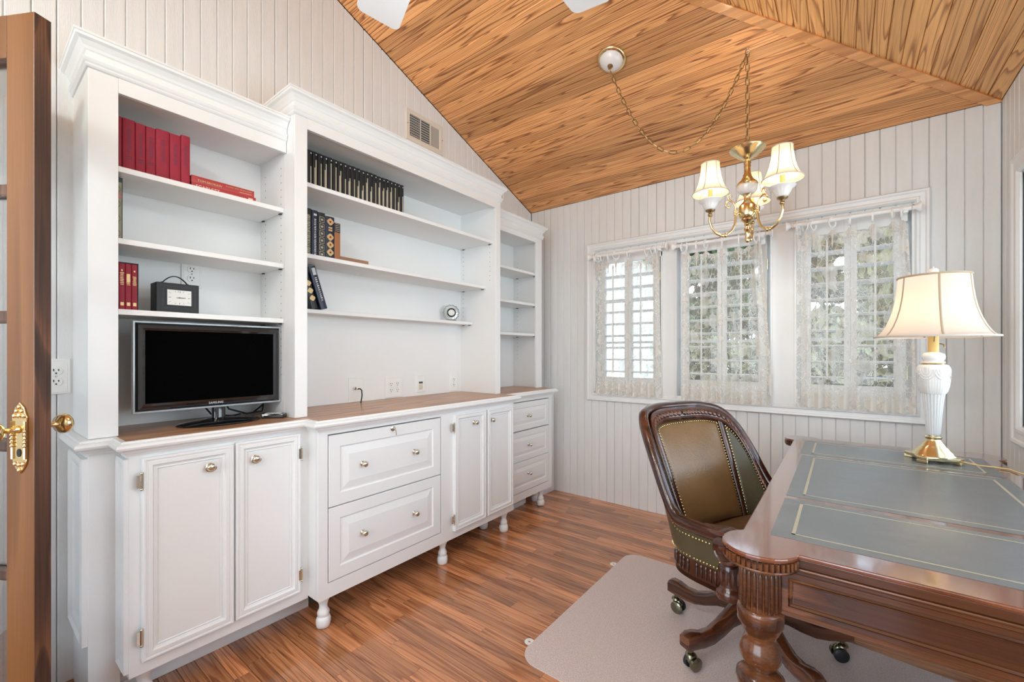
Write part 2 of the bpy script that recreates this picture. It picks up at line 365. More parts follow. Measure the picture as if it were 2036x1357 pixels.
    def rings(s, y0, y1, z0, z1, rg, fn):
        """nested rectangles (inset, depth) -> panelled relief; fn(y,z,depth)->xyz"""
        vs = []
        for i, d in rg: vs += [fn(y0 + i, z0 + i, d), fn(y1 - i, z0 + i, d), fn(y1 - i, z1 - i, d), fn(y0 + i, z1 - i, d)]
        fs = []
        for a in range(len(rg) - 1):
            for k in range(4): k2 = (k + 1) % 4; fs.append((a * 4 + k, a * 4 + k2, a * 4 + 4 + k2, a * 4 + 4 + k))
        e = (len(rg) - 1) * 4; fs.append((e, e + 1, e + 2, e + 3)); fs.append((3, 2, 1, 0)); return s.add(vs, fs)
    def build(s, name, mat, parent=None, local=False, smooth=False, bevel=0.0, label=None, cat=None, group=None, kind=None, solid=0.0, subsurf=0, flip=True):
        me = bpy.data.meshes.new(name)
        off = Vector((0, 0, 0)) if (local or parent is None) else wloc(parent)
        me.from_pydata([(p[0] - off.x, p[1] - off.y, p[2] - off.z) for p in s.v], [], s.f)
        ms = mat if isinstance(mat, (list, tuple)) else [mat]
        for x in ms: me.materials.append(MATS[x] if isinstance(x, str) else x)
        if len(ms) > 1: me.polygons.foreach_set('material_index', s.m)
        if flip:
            bm = bmesh.new(); bm.from_mesh(me); bmesh.ops.recalc_face_normals(bm, faces=bm.faces); bm.to_mesh(me); bm.free()
        if smooth: me.polygons.foreach_set('use_smooth', [True] * len(me.polygons))
        me.update()
        o = bpy.data.objects.new(name, me); COL.objects.link(o)
        if parent: o.parent = parent
        if solid: md = o.modifiers.new('thick', 'SOLIDIFY'); md.thickness = solid; md.offset = 0
        if bevel: md = o.modifiers.new('edge', 'BEVEL'); md.width = bevel; md.segments = 2; md.limit_method = 'ANGLE'; md.angle_limit = math.radians(40)
        if subsurf: md = o.modifiers.new('sub', 'SUBSURF'); md.levels = subsurf; md.render_levels = subsurf
        if smooth and not subsurf:
            try: me.set_sharp_from_angle(angle=math.radians(50))
            except Exception: pass
        return tag(o, label, cat, group, kind)
_tc = {}
def text(s, name, mat, parent, height, fn, ext=0.0004, width=None, serif=False):
    """real lettering: font outline turned into a mesh, mapped by fn(u,v,w)"""
    if s not in _tc:
        c = bpy.data.curves.new('t', 'FONT'); c.body = s; c.size = 1.0; c.extrude = 0.5; c.resolution_u = 2; c.align_x = 'LEFT'
        t = bpy.data.objects.new('t', c); COL.objects.link(t)
        dg = bpy.context.evaluated_depsgraph_get(); me = bpy.data.meshes.new_from_object(t.evaluated_get(dg))
        _tc[s] = ([tuple(v.co) for v in me.vertices], [tuple(p.vertices) for p in me.polygons]); bpy.data.objects.remove(t); bpy.data.meshes.remove(me)
    vs, fs = _tc[s]
    x0 = min(v[0] for v in vs); x1 = max(v[0] for v in vs); y0 = min(v[1] for v in vs); y1 = max(v[1] for v in vs)
    k = height / (y1 - y0); kx = (width / (x1 - x0)) if width else k
    mb = MB(); mb.add([fn((v[0] - x0) * kx, (v[1] - y0) * k, (v[2] + 0.5) * ext) for v in vs], fs)
    return mb.build(name, mat, parent)

# ================================================================ THE ROOM SHELL
# ---- floor: base slab + one object per oak strip (rows run across the room)
floor = MB().box(-0.15, XR + 0.15, YB - 0.15, YW + 0.15, -0.12, -0.012).build('floor', 'joint_dark', kind='structure')
PITCH = 0.0571
def strip_mesh(x0, x1, y, w, z1=0.0, z0=-0.012, g=0.0007, c=0.0012):
    mb = MB(); cs = [(g, z0), (g, z1 - c), (g + c, z1), (w - g - c, z1), (w - g, z1 - c), (w - g, z0)]
    mb.poly_prism([(y + a, b) for a, b in cs], lambda u, v, t: (t, u, v), x0 + 0.0004, x1 - 0.0004); return mb
rows = int((YW - YB) / PITCH) + 1
far = MB(); count = 0
for i in range(rows):
    y = YW - (i + 1) * PITCH; x = -0.02 - R.random() * 0.5
    while x < XR + 0.02:
        ln = R.choice((0.34, 0.5, 0.62, 0.8, 0.95, 1.1)) * (0.85 + 0.3 * R.random()); x2 = min(x + ln, XR + 0.02); xa = max(x, -0.02)
        if XR + 0.02 - x2 < 0.12: x2 = XR + 0.02
        if x2 > xa + 0.03:
            if y > 0.55 and count < 290 and x2 > 0.22:
                mb = strip_mesh(0, x2 - xa, 0, PITCH)
                b = mb.build('floorboard', 'oak_floor', floor, local=True); b.location = (xa, y, 0.0); count += 1
            else: far.v, far.f, far.m = (lambda q: (far.v + q.v, far.f + [tuple(k + len(far.v) for k in f) for f in q.f], far.m + q.m))(strip_mesh(xa, x2, y, PITCH))
        x = x2
far.build('floorboards', 'oak_floor', floor, kind='stuff')

# ---- boarded walls
def board(parent, name, mat, fn, w, z0, ztop, g=0.0009, c=0.0034, t=0.012, org=None):
    """one vertical board; fn(u, depth, z)->xyz, ztop(u) gives the (sloping) top"""
    cs = [(g, -t), (g, -c), (g + c, 0), (w - g - c, 0), (w - g, -c), (w - g, -t)]
    vs = [fn(u, d, z0) for u, d in cs] + [fn(u, d, ztop(u)) for u, d in cs]
    n = 6; fs = [tuple(reversed(range(n))), tuple(range(n, 2 * n))] + [(i, (i + 1) % n, n + (i + 1) % n, n + i) for i in range(n)]
    return MB().add(vs, fs).build(name, mat, parent)
def gap(): return R.choice((0.0003, 0.0003, 0.0004, 0.0005, 0.0013))
# cabinet wall (gable)
prof = [(YB - 0.1, -0.02), (YW + 0.1, -0.02), (YW + 0.1, EAVE - 0.03), (YRIDGE, ZRIDGE + 0.03), (YB - 0.1, EAVE - 0.03)]
wall_left = MB().poly_prism(prof, lambda u, v, t: (t, u, v), -0.12, -0.012).build('wall_left', 'joint_grey', kind='structure')
y = YB
while y < YW - 0.001:
    w = min(0.0625, YW - y)
    board(wall_left, 'wallboard', 'whitewash', (lambda y0: (lambda u, d, z: (d, y0 + u, z)))(y), w, 0.0, (lambda y0: (lambda u: gable_z(y0 + u) - 0.007))(y), gap())
    y += 0.0625
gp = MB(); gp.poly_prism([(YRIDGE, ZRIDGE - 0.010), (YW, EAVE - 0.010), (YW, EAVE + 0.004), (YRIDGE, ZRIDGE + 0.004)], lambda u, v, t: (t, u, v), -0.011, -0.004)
gp.build('painted_gap_shade', 'black_slot', wall_left)  # black strip painting the shade between gable boards and ceiling slope
# window wall with its opening (0.64..2.55 x 0.87..2.0)
WX0, WX1, WZ0, WZ1 = 0.625, 2.555, 0.872, 2.005
wb_ = MB()
for a in ((-0.1, WX0, -0.02, EAVE + 0.02), (WX1, XR + 0.1, -0.02, EAVE + 0.02), (WX0, WX1, -0.02, WZ0), (WX0, WX1, WZ1, EAVE + 0.02)):
    wb_.box(a[0], a[1], YW + 0.012, YW + 0.12, a[2], a[3])
wall_back = wb_.build('wall_far', 'joint_grey', kind='structure')
BW = 0.0668
for i in range(43):
    x = i * BW + 0.0015; w = min(BW, XR - x)
    if w < 0.01: break
    segs = [(0.0, EAVE)]
    if x + w > WX0 + 0.0 and x < WX1: segs = [(0.0, WZ0), (WZ1, EAVE)]
    for z0, z1 in segs:
        board(wall_back, 'wallboard', 'wall_paint', (lambda x0: (lambda u, d, z: (x0 + u, YW - d, z)))(x), w, z0, (lambda zz: (lambda u: zz))(z1), gap(), 0.004)
# right wall with a wide window opening
RY0, RY1 = 0.45, 2.885
rb = MB()
for a in ((YB - 0.1, RY0, -0.02, EAVE), (RY1, YW + 0.1, -0.02, EAVE), (RY0, RY1, -0.02, 0.87), (RY0, RY1, 2.0, EAVE)):
    rb.box(XR + 0.012, XR + 0.12, a[0], a[1], a[2], a[3])
wall_right = rb.build('wall_right', 'joint_grey', kind='structure')
y = YW
while y > YB:
    w = min(0.0668, y - YB); y -= w
    if w < 0.01: break
    segs = [(0.0, EAVE)]
    if y + w > RY0 and y < RY1: segs = [(0.0, 0.87), (2.0, EAVE)]
    for z0, z1 in segs:
        board(wall_right, 'wallboard', 'wall_paint', (lambda y0: (lambda u, d, z: (XR - d, y0 + u, z)))(y), w, z0, (lambda zz: (lambda u: zz))(z1), gap(), 0.004)
# rear wall: boards are never seen; its glazed opening is added to let in sky light
rw = MB()
GX0, GX1, GZ0, GZ1 = 0.25, 2.65, 0.4, 2.3
for a in ((-0.1, GX0, -0.02, EAVE), (GX1, XR + 0.1, -0.02, EAVE), (GX0, GX1, -0.02, GZ0), (GX0, GX1, GZ1, EAVE)):
    rw.box(a[0], a[1], YB - 0.12, YB, a[2], a[3])
wall_rear = rw.build('wall_rear', 'white_paint', kind='structure')

# ---- ceiling: backing + one object per pine board on the two slopes in view
def z1f(y): return EAVE + S1 * (YW - y)
def z2f(x): return EAVE + S2 * (XR - x)
up = 0.02
cb_ = MB()
A = (-0.1, YW + 0.1, z1f(YW + 0.1) + up); B = (XR + 0.1, YW + 0.1, z1f(YW + 0.1) + up); C_ = (XHIP, YRIDGE, ZRIDGE + up); D = (-0.1, YRIDGE, ZRIDGE + up)
E_ = (XR + 0.1, YB - 0.1, z1f(YW + 0.1) + up); F_ = (-0.1, YB - 0.1, z1f(YW + 0.1) + up)
cb_.quad(A, B, C_, D); cb_.quad(B, E_, C_); cb_.quad(E_, F_, D, C_)
ceiling = cb_.build('ceiling', 'pine_trim', kind='structure', solid=0.01)
def slope_board(i, pitch, which):
    g = 0.0007 if i % 2 else 0.0013; c = 0.0028; t = 0.014
    cs = [(g, t), (g, c), (g + c, 0), (pitch - g - c, 0), (pitch - g, c), (pitch - g, t)]
    lo, hi = [], []
    for u, d in cs:
        if which == 1:
            y = YW - i * pitch - u; xe = max(hip_x(y), 0.05); z = z1f(y) + d; lo.append((0.0, y, z)); hi.append((xe, y, z))
        else:
            x = XR - i * pitch - u; ye = hip_y(x); z = z2f(x) + d; yb = YB + (YW - ye); lo.append((x, max(yb, YB), z)); hi.append((x, ye, z))
    n = 6; fs = [tuple(reversed(range(n))), tuple(range(n, 2 * n))] + [(k, (k + 1) % n, n + (k + 1) % n, n + k) for k in range(n)]
    return MB().add(lo + hi, fs)
i = 0
while YW - (i + 1) * 0.06 > YRIDGE:
    o = slope_board(i, 0.06, 1).build('ceiling_board', 'pine_slope', ceiling); i += 1
i = 0
while XR - (i + 1) * 0.058 > XHIP + 0.1:
    o = slope_board(i, 0.058, 2).build('ceiling_board', 'pine_hip', ceiling); i += 1
rear = MB(); rear.quad((0, YB, EAVE + 0.004), (XR, YB, EAVE + 0.004), (XHIP, YRIDGE, ZRIDGE + 0.004), (0, YRIDGE, ZRIDGE + 0.004))
rear.build('rear_slope', 'pine_hip', ceiling)
# flat strip covering the hip joint
p0 = Vector((XR, YW, EAVE)); p1 = Vector((XHIP, YRIDGE, ZRIDGE)); dh = (p1 - p0).normalized()
n1 = Vector((0, S1, 1)).normalized(); side = dh.cross(n1).normalized()
if side.y < 0: side = -side
mb = MB(); q = []
for pp in (p0, p1):
    for a, b in ((-0.004, -0.001), (0.040, -0.001), (0.040, -0.010), (-0.004, -0.010)): q.append(pp + side * a + n1 * b)
mb.add(q, [(0, 1, 2, 3), (7, 6, 5, 4), (0, 4, 5, 1), (1, 5, 6, 2), (2, 6, 7, 3), (3, 7, 4, 0)])
tr1 = mb.build('trim_1', 'pine_trim', kind='structure')
nl = MB()
for t in (0.1, 0.32, 0.56, 0.8, 1.05, 1.3, 1.6): c = p0 + dh * t + side * 0.018 - n1 * 0.0108; nl.sphere(c, 0.005, 6, 4, (1, 1, 0.4))
nl.build('nail_filler', 'cream_print', tr1)

# ================================================================ WINDOWS OF THE FAR WALL
def casing_prof(w, d): return [(0, 0), (0, d * 0.55), (w * 0.12, d), (w * 0.26, d * 0.92), (w * 0.34, d * 0.66), (w * 0.62, d * 0.6), (w * 0.70, d * 0.8), (w * 0.86, d * 0.8), (w, d * 0.35), (w, 0)]
fw = lambda a, b, c: (a, YW - c, b)
cas = MB(); cas.sweep([(0.572, 0.808), (2.612, 0.808), (2.612, 2.085), (0.572, 2.085)], [(-o, h) for o, h in casing_prof(0.066, 0.030)], fn=fw, closed=True)
trim2 = cas.build('trim_2', 'white_paint', kind='structure')
# jamb lining of the wide opening, and the two flat posts between the windows
jb = MB(); T = 0.135
jb.box(WX0 - 0.004, WX0 + 0.018, YW - 0.012, YW + T, WZ0, WZ1); jb.box(WX1 - 0.018, WX1 + 0.004, YW - 0.012, YW + T, WZ0, WZ1)
jb.box(WX0, WX1, YW - 0.012, YW + T, WZ0 - 0.004, WZ0 + 0.014); jb.box(WX0, WX1, YW - 0.012, YW + T, WZ1 - 0.016, WZ1 + 0.004)
jb.build('jamb', 'white_paint', trim2)
for a, b in ((1.178, 1.290), (1.872, 2.012)):
    MB().box(a, b, YW - 0.014, YW + T, WZ0, WZ1).build('post', 'white_paint', trim2, bevel=0.003)
    for e, sg in ((a, 1), (b, -1)):
        MB().box(*sorted((e, e + sg * 0.012)), YW - 0.022, YW - 0.014, WZ0, WZ1).build('bead', 'white_paint', trim2, bevel=0.002)
WIN = [(0.643, 1.178), (1.290, 1.872), (2.012, 2.537)]
for k, (a, b) in enumerate(WIN):
    wnd = empty('window_%d' % (k + 1), ((a + b) / 2, YW + 0.09, WZ0), kind='structure')
    f = MB(); ya, yb = YW + 0.075, YW + 0.115; z0, z1 = WZ0 + 0.014, WZ1 - 0.016
    f.box(a, a + 0.045, ya, yb, z0, z1); f.box(b - 0.045, b, ya, yb, z0, z1); f.box(a + 0.045, b - 0.045, ya, yb, z0, z0 + 0.06); f.box(a + 0.045, b - 0.045, ya, yb, z1 - 0.045, z1)
    fr = f.build('window_frame', 'white_paint', wnd, bevel=0.002)
    cx = (a + b) / 2; nx = 2; nz = 3
    for i in range(1, nx): MB().box(a + (b - a) * i / nx - 0.009, a + (b - a) * i / nx + 0.009, ya + 0.006, yb - 0.006, z0 + 0.06, z1 - 0.045).build('glazing_bar', 'white_paint', fr)
    for j in range(1, nz):
        zz = z0 + 0.06 + (z1 - 0.045 - z0 - 0.06) * j / nz
        for i in range(nx): MB().box(a + 0.045 + (b - a - 0.09) * i / nx + 0.009 * (i > 0), a + 0.045 + (b - a - 0.09) * (i + 1) / nx - 0.009 * (i < nx - 1), ya + 0.008, yb - 0.008, zz - 0.009, zz + 0.009).build('glazing_bar', 'white_paint', fr)
    for i in range(nx):
        for j in range(nz):
            xa = a + 0.045 + (b - a - 0.09) * i / nx; xb = a + 0.045 + (b - a - 0.09) * (i + 1) / nx
            zc = z0 + 0.06 + (z1 - z0 - 0.105) * j / nz; zd = z0 + 0.06 + (z1 - z0 - 0.105) * (j + 1) / nz
            MB().box(xa, xb, YW + 0.094, YW + 0.097, zc, zd).build('pane', 'pane_glass', fr)
# casement hinge pieces
# plantation shutters with open louvres, one shutter per window, two leaves each
SH_LABEL = ['white louvred shutter behind the lace at the window beside the cabinets', 'white louvred shutter behind the lace of the middle window', 'white louvred shutter behind the lace of the window by the table lamp']
for k, (a, b) in enumerate(WIN):
    sh = empty('window_shutter', ((a + b) / 2, YW + 0.03, WZ0 + 0.014), label=SH_LABEL[k], cat='shutter', group='louvred window shutters')
    z0, z1 = WZ0 + 0.016, WZ1 - 0.018; st = 0.052; y0, y1 = YW + 0.018, YW + 0.044
    mid = (a + b) / 2
    halves = [(a + 0.02, mid - 0.001), (mid + 0.001, b - 0.02)]
    for (xa, xb) in halves:
        f = MB(); so = st if True else 0
        f.box(xa, xa + so * (1.0 if xa < mid - 0.01 else 0.55), y0, y1, z0, z1); f.box(xb - so * (1.0 if xb > mid + 0.01 else 0.55), xb, y0, y1, z0, z1)
        ia = xa + so * (1.0 if xa < mid - 0.01 else 0.55); ib = xb - so * (1.0 if xb > mid + 0.01 else 0.55)
        f.box(ia, ib, y0, y1, z0, z0 + 0.115); f.box(ia, ib, y0, y1, z1 - 0.075, z1)
        f.build('shutter_frame', 'white_paint', sh, bevel=0.0015)
        zz = z0 + 0.115 + 0.045
        while zz < z1 - 0.075 - 0.02:
            lv = MB(); pts = [(-0.042, -0.002), (-0.02, -0.006), (0.02, -0.006), (0.042, -0.002), (0.042, 0.002), (0.02, 0.006), (-0.02, 0.006), (-0.042, 0.002)]
            an = math.radians(-6); pts = [(u * math.cos(an) - v * math.sin(an), u * math.sin(an) + v * math.cos(an)) for u, v in pts]
            lv.poly_prism(pts, lambda u, v, t: (t, YW + 0.031 + u, zz + v), ia, ib); lv.build('louvre', 'white_paint', sh, smooth=False)
            zz += 0.094
        MB().box((ia + ib) / 2 - 0.005, (ia + ib) / 2 + 0.005, YW - 0.018, YW - 0.010, z0 + 0.15, z1 - 0.10).build('tilt_rod', 'white_paint', sh)
    for hz in (z0 + 0.16, z1 - 0.25):
        hb = MB(); hb.tube([(b - 0.017, YW + 0.012, hz), (b - 0.017, YW + 0.012, hz + 0.065)], 0.004, 8); hb.build('hinge', 'pale_brass', sh, smooth=True)

# curtain poles, rings and lace panels
RODS = [(0.637, 1.225, 1.963), (1.299, 1.875, 1.950), (1.981, 2.549, 1.972)]
RINGS = [(0.675, 0.688, 0.700, 0.735, 0.785, 0.85, 0.95, 1.09, 1.135, 1.165), (1.345, 1.375, 1.44, 1.50, 1.60, 1.70, 1.76, 1.80, 1.82), (2.02, 2.06, 2.10, 2.19, 2.27, 2.37, 2.455, 2.49)]
RL = ['white curtain pole over the window beside the cabinets', 'white curtain pole over the middle window', 'white curtain pole over the window behind the table lamp']
CL_ = ['ivory lace curtain on the window beside the cabinets', 'ivory lace curtain on the middle window behind the leather chair', 'ivory lace curtain on the window behind the table lamp']
YR = YW - 0.078
for k in range(3):
    a, b, z = RODS[k]
    rd = empty('curtain_pole', ((a + b) / 2, YR, z), label=RL[k], cat='curtain pole', group='white curtain poles')
    MB().tube([(a + 0.02, YR, z), (b - 0.02, YR, z)], 0.0125, 14).build('pole', 'vinyl_white', rd, smooth=True)
    for e, sg in ((a + 0.02, -1), (b - 0.02, 1)):
        pf = [(0.009, 0), (0.015, 0.004), (0.011, 0.010), (0.014, 0.018), (0.028, 0.032), (0.0275, 0.038), (0.002, 0.040)]
        MB().lathe(pf, (0, 0, 0), 16, fn=lambda x, y, w: (e + sg * w, YR + x, z + y)).build('finial', 'vinyl_white', rd, smooth=True)
        bx = e - sg * 0.022
        m_ = MB(); m_.box(bx - 0.011, bx + 0.011, YR - 0.004, YW - 0.014, z - 0.022, z + 0.010); m_.box(bx - 0.013, bx + 0.013, YW - 0.022, YW - 0.014, z - 0.055, z + 0.018)
        m_.build('bracket', 'vinyl_white', rd, bevel=0.003)
    for j, x in enumerate(RINGS[k]):
        tw = R.uniform(-0.6, 0.6) * (1 if 0 < j < len(RINGS[k]) - 1 else 0.2); rr = 0.029
        pts = [(x + rr * math.cos(t) * math.sin(tw), YR + rr * math.cos(t) * math.cos(tw), z - 0.015 + rr * math.sin(t)) for t in [2 * PI * q / 18 for q in range(18)]]
        rg = MB(); rg.tube(pts, 0.0038, 6, closed=True, flat=1.3); rg.build('ring', 'vinyl_white', rd, smooth=True)
        hk = MB(); hk.tube([(x, YR, z - 0.045), (x + 0.002, YR + 0.002, z - 0.066)], 0.0016, 5); hk.build('hook', 'vinyl_white', rd)
CUR = [(0.672, 1.192, 0.868, 1.175), (1.335, 1.885, 0.864, 1.83), (2.015, 2.548, 0.868, 2.515)]
for k in range(3):
    x0, x1, zb, xt1 = CUR[k]; a, b, z = RODS[k]; zt = z - 0.064; rgs = RINGS[k]
    nu, nv = 220, 60; W = x1 - x0; ph = R.random() * 6
    freqs = 9.5
    def cfn(u, v, x0=x0, x1=x1, zt=zt, zb=zb, rgs=rgs, ph=ph, xt1=xt1):
        # v: 0 top .. 1 bottom
        xb = x0 + (x1 - x0) * u; xt = rgs[0] + (xt1 - rgs[0]) * u; s = min(1, v * 1.25)
        x = xt + (xb - xt) * s
        near = min(abs(xt - r) for r in rgs)
        pinch = math.exp(-(near / 0.012) ** 2)
        fold = math.sin(u * 2 * PI * 9 + ph) + 0.45 * math.sin(u * 2 * PI * 5.3 + ph * 2 + v * 1.2)
        amp = 0.006 + 0.011 * min(1, v * 2.2)
        y = YR + 0.012 + amp * fold * (1 - pinch * (1 - v)) - 0.010 * pinch * math.exp(-v * 9)
        sag = 0.018 * (1 - pinch) * math.exp(-v * 30) * min(1, near / 0.03)
        zz = zt - sag - (zt - zb) * v + 0.0035 * math.sin(u * 2 * PI * 14) * (v ** 6)
        return (x, y, zz)
    mb = MB(); mb.grid(cfn, nu, nv)
    cu = mb.build('lace_curtain', 'lace', smooth=True, flip=False); tag(cu, CL_[k], 'curtain', 'lace curtains')
    me = cu.data; uv = me.uv_layers.new(name='cloth'); bu = me.uv_layers.new(name='border')
    full = W * 1.7
    for lp in me.loops:
        vi = lp.vertex_index; i, j = divmod(vi, nv + 1); u, v = i / nu, j / nv
        uv.data[lp.index].uv = (u * full + k * 3.1, v * 1.1)
        bd = max(0, 1 - u / 0.10, 1 - (1 - u) / 0.10, (v - 0.88) / 0.08, (0.05 - v) / 0.04); bu.data[lp.index].uv = (min(1, bd), 0)
    off = Vector(((x0 + x1) / 2, YR, zb)); me.transform(Matrix.Translation(-off)); cu.location = off
    # pleat tapes bunched under the rings
    for r in rgs:
        if r > xt1: continue
        pm = MB(); pm.lathe([(0.0075, 0), (0.006, -0.03), (0.0025, -0.052), (0.004, -0.075), (0.0005, -0.105)], (r, YR + 0.001, zt + 0.004), 8, mod=lambda an, i: 1 + 0.35 * math.cos(3 * an))
        pm.build('pleat', 'trim_tape_light', cu, smooth=True)

# side window (only its casing edge shows), unseen rear window added to light the room
def simple_window(name, fn, u0, u1, z0, z1, nu, nz):
    """fn(u, depth, z): depth grows outwards through the wall"""
    w = empty(name, fn((u0 + u1) / 2, 0.05, z0), kind='structure')
    f = MB()
    def bx(a, b, c, d, e, g):
        vs = [fn(u, dd, zz) for u in (a, b) for dd in (c, d) for zz in (e, g)]; f.add(vs, [(0, 1, 3, 2), (4, 6, 7, 5), (0, 4, 5, 1), (2, 3, 7, 6), (0, 2, 6, 4), (1, 5, 7, 3)])
    bx(u0, u0 + 0.05, 0.03, 0.1, z0, z1); bx(u1 - 0.05, u1, 0.03, 0.1, z0, z1); bx(u0, u1, 0.03, 0.1, z0, z0 + 0.05); bx(u0, u1, 0.03, 0.1, z1 - 0.05, z1)
    for i in range(1, nu): c = u0 + (u1 - u0) * i / nu; bx(c - 0.03, c + 0.03, 0.035, 0.095, z0, z1)
    for j in range(1, nz): c = z0 + (z1 - z0) * j / nz; bx(u0, u1, 0.05, 0.08, c - 0.012, c + 0.012)
    fr = f.build('window_frame', 'white_paint', w)
    for i in range(nu):
        g = MB(); a, b = u0 + (u1 - u0) * i / nu, u0 + (u1 - u0) * (i + 1) / nu
        vs = [fn(u, dd, zz) for u in (a, b) for dd in (0.063, 0.067) for zz in (z0, z1)]; g.add(vs, [(0, 1, 3, 2), (4, 6, 7, 5), (0, 4, 5, 1), (2, 3, 7, 6), (0, 2, 6, 4), (1, 5, 7, 3)])
        g.build('pane', 'pane_glass', fr)
    return w
w4 = simple_window('window_4', lambda u, d, z: (XR + d, u, z), RY0, RY1, 0.87, 2.0, 4, 2)
MB().sweep([(RY0 - 0.085, 0.785), (RY1 + 0.085, 0.785), (RY1 + 0.085, 2.085), (RY0 - 0.085, 2.085)], [(-o, h) for o, h in casing_prof(0.085, 0.022)], fn=lambda a, b, c: (XR - c, a, b), closed=True).build('casing', 'white_paint', w4)
w5 = simple_window('window_5', lambda u, d, z: (u, YB - d, z), GX0, GX1, GZ0, GZ1, 4, 2)

# ================================================================ OUTSIDE
MB().box(-14, 16, 3.35, 24, -0.62, -0.55).build('garden_ground', 'grass', kind='structure')
MB().box(-3, 6, 3.4, 6.6, -0.55, -0.42).build('patio', 'patio_tan', kind='structure')
def tree_mesh(h, rad, n, seed):
    rr = random.Random(seed); mb = MB()
    cl = [(rr.uniform(-1, 1) * rad * 0.7, rr.uniform(-1, 1) * rad * 0.7, h * rr.uniform(0.15, 0.9), rad * rr.uniform(0.3, 0.6)) for _ in range(11)]
    for _ in range(n):
        c = rr.choice(cl); d = Vector((rr.gauss(0, 1), rr.gauss(0, 1), rr.gauss(0, 1))).normalized() * c[3] * rr.uniform(0.6, 1.05)
        p = Vector(c[:3]) + d; e = Euler((rr.uniform(0, 6), rr.uniform(0, 6), rr.uniform(0, 6))).to_matrix(); s = rr.uniform(0.09, 0.20)
        mb.add([p + e @ Vector(q) for q in ((-s, 0, 0), (0, -s * 0.5, 0), (s, 0, 0), (0, s * 0.5, 0))], [(0, 1, 2, 3)])
    return mb
TR = [(-1.8, 13.5, 'foliage_green', 6.0, 1.7), (2.7, 13.2, 'foliage_olive', 6.2, 1.8), (7.0, 14.4, 'foliage_green', 5.5, 1.6), (-5.2, 18.8, 'foliage_olive', 8.0, 2.3), (0.5, 18.6, 'foliage_olive', 8.0, 2.3), (6.0, 19.2, 'foliage_green', 7.5, 2.2)]
TLB = 'leafy garden tree seen in pieces through the shutters and lace'
for i, (x, y, m, h, rd_) in enumerate(TR):
    t = empty('garden_tree', (x, y, -0.55), label=TLB, cat='tree', group='garden trees beyond the windows')
    MB().tube([(0, 0, 0), (0.05, 0.02, h * 0.3), (-0.03, 0.05, h * 0.6)], [0.14, 0.11, 0.05], 8).build('trunk', 'bark', t, local=True)
    f = tree_mesh(h, rd_, 12000, i).build('foliage', m, t, local=True, flip=False)
t = empty('garden_shrub', (1.3, 7.6, -0.55)); tag(t, 'low garden shrubs showing through the lower shutter louvres', 'shrub')
for dx in (-0.3, 1.0, 2.3):
    o = tree_mesh(0.9, 0.75, 900, int(dx * 10) + 50).build('foliage', 'foliage_olive', t, local=True, flip=False); o.location = (dx, 0, 0)
hd_ = empty('garden_hedge', (4.0, 9.6, -0.55), label='dense olive hedge closing the garden behind the bench', cat='hedge')
def hedge_mesh(x0, x1, y0, y1, h, n, seed):
    rr = random.Random(seed); mb = MB()
    for _ in range(n):
        p = Vector((rr.uniform(x0, x1), rr.uniform(y0, y1), rr.uniform(0, h) ** 1.0)); p.z *= 0.9 + 0.1 * math.sin(p.x * 2.3)
        e = Euler((rr.uniform(0, 6), rr.uniform(0, 6), rr.uniform(0, 6))).to_matrix(); s = rr.uniform(0.08, 0.16)
        mb.add([p + e @ Vector(q) for q in ((-s, 0, 0), (0, -s * 0.5, 0), (s, 0, 0), (0, s * 0.5, 0))], [(0, 1, 2, 3)])
    return mb
hedge_mesh(-5.6, 2.6, -0.3, 0.5, 2.4, 12000, 3).build('foliage', 'foliage_olive', hd_, local=True, flip=False)
# pale outbuilding beyond the window next to the cabinets
pass
hb_ = empty('outbuilding', (-2.4, 7.0, -0.55), label='pale sided outbuilding beyond the window beside the cabinets', cat='building')
MB().box(-4.2, -0.35, 5.9, 8.4, -0.55, 2.7).build('wall', 'siding_white', hb_)
MB().poly_prism([(-4.5, 2.7), (-0.1, 2.7), (-2.3, 4.0)], lambda u, v, w: (u, w, v), 5.7, 8.5).build('roof', 'vent_grey', hb_)
MB().box(-1.6, -1.0, 5.86, 5.91, 0.9, 1.9).build('window', 'vent_dark', hb_)
# wrought iron garden bench with scrolls, seen through the last window
bn = empty('iron_bench', (2.9, 4.7, -0.42), label='iron garden bench with scrolled back beyond the window by the table lamp', cat='bench')
m_ = MB()
for zz in (0.42, 0.98): m_.tube([(2.3, 4.9, zz - 0.42 + 0.42 * 0), (3.5, 4.9, zz)], 0.012, 6) if False else m_.tube([(2.3, 4.9, zz), (3.5, 4.9, zz)], 0.012, 6)
m_.build('rail', 'dark_iron', bn)
for x in (2.3, 2.9, 3.5): MB().tube([(x, 4.9, -0.42), (x, 4.9, 1.02)], 0.014, 6).build('post', 'dark_iron', bn)
for x in (2.45, 2.72, 3.06, 3.34):
    sp = [(x + 0.11 * (1 - t / 16) * math.cos(t * 0.6), 4.9, 0.72 + 0.22 * (1 - t / 16) * math.sin(t * 0.6)) for t in range(15)]
    MB().tube(sp, 0.008, 6).build('scroll', 'dark_iron', bn)
MB().box(2.28, 3.52, 4.5, 4.9, 0.0, 0.03).build('seat', 'patio_tan', bn)
for x in (2.32, 3.48): MB().tube([(x, 4.53, -0.42), (x, 4.53, 0.0)], 0.014, 6).build('leg', 'dark_iron', bn)

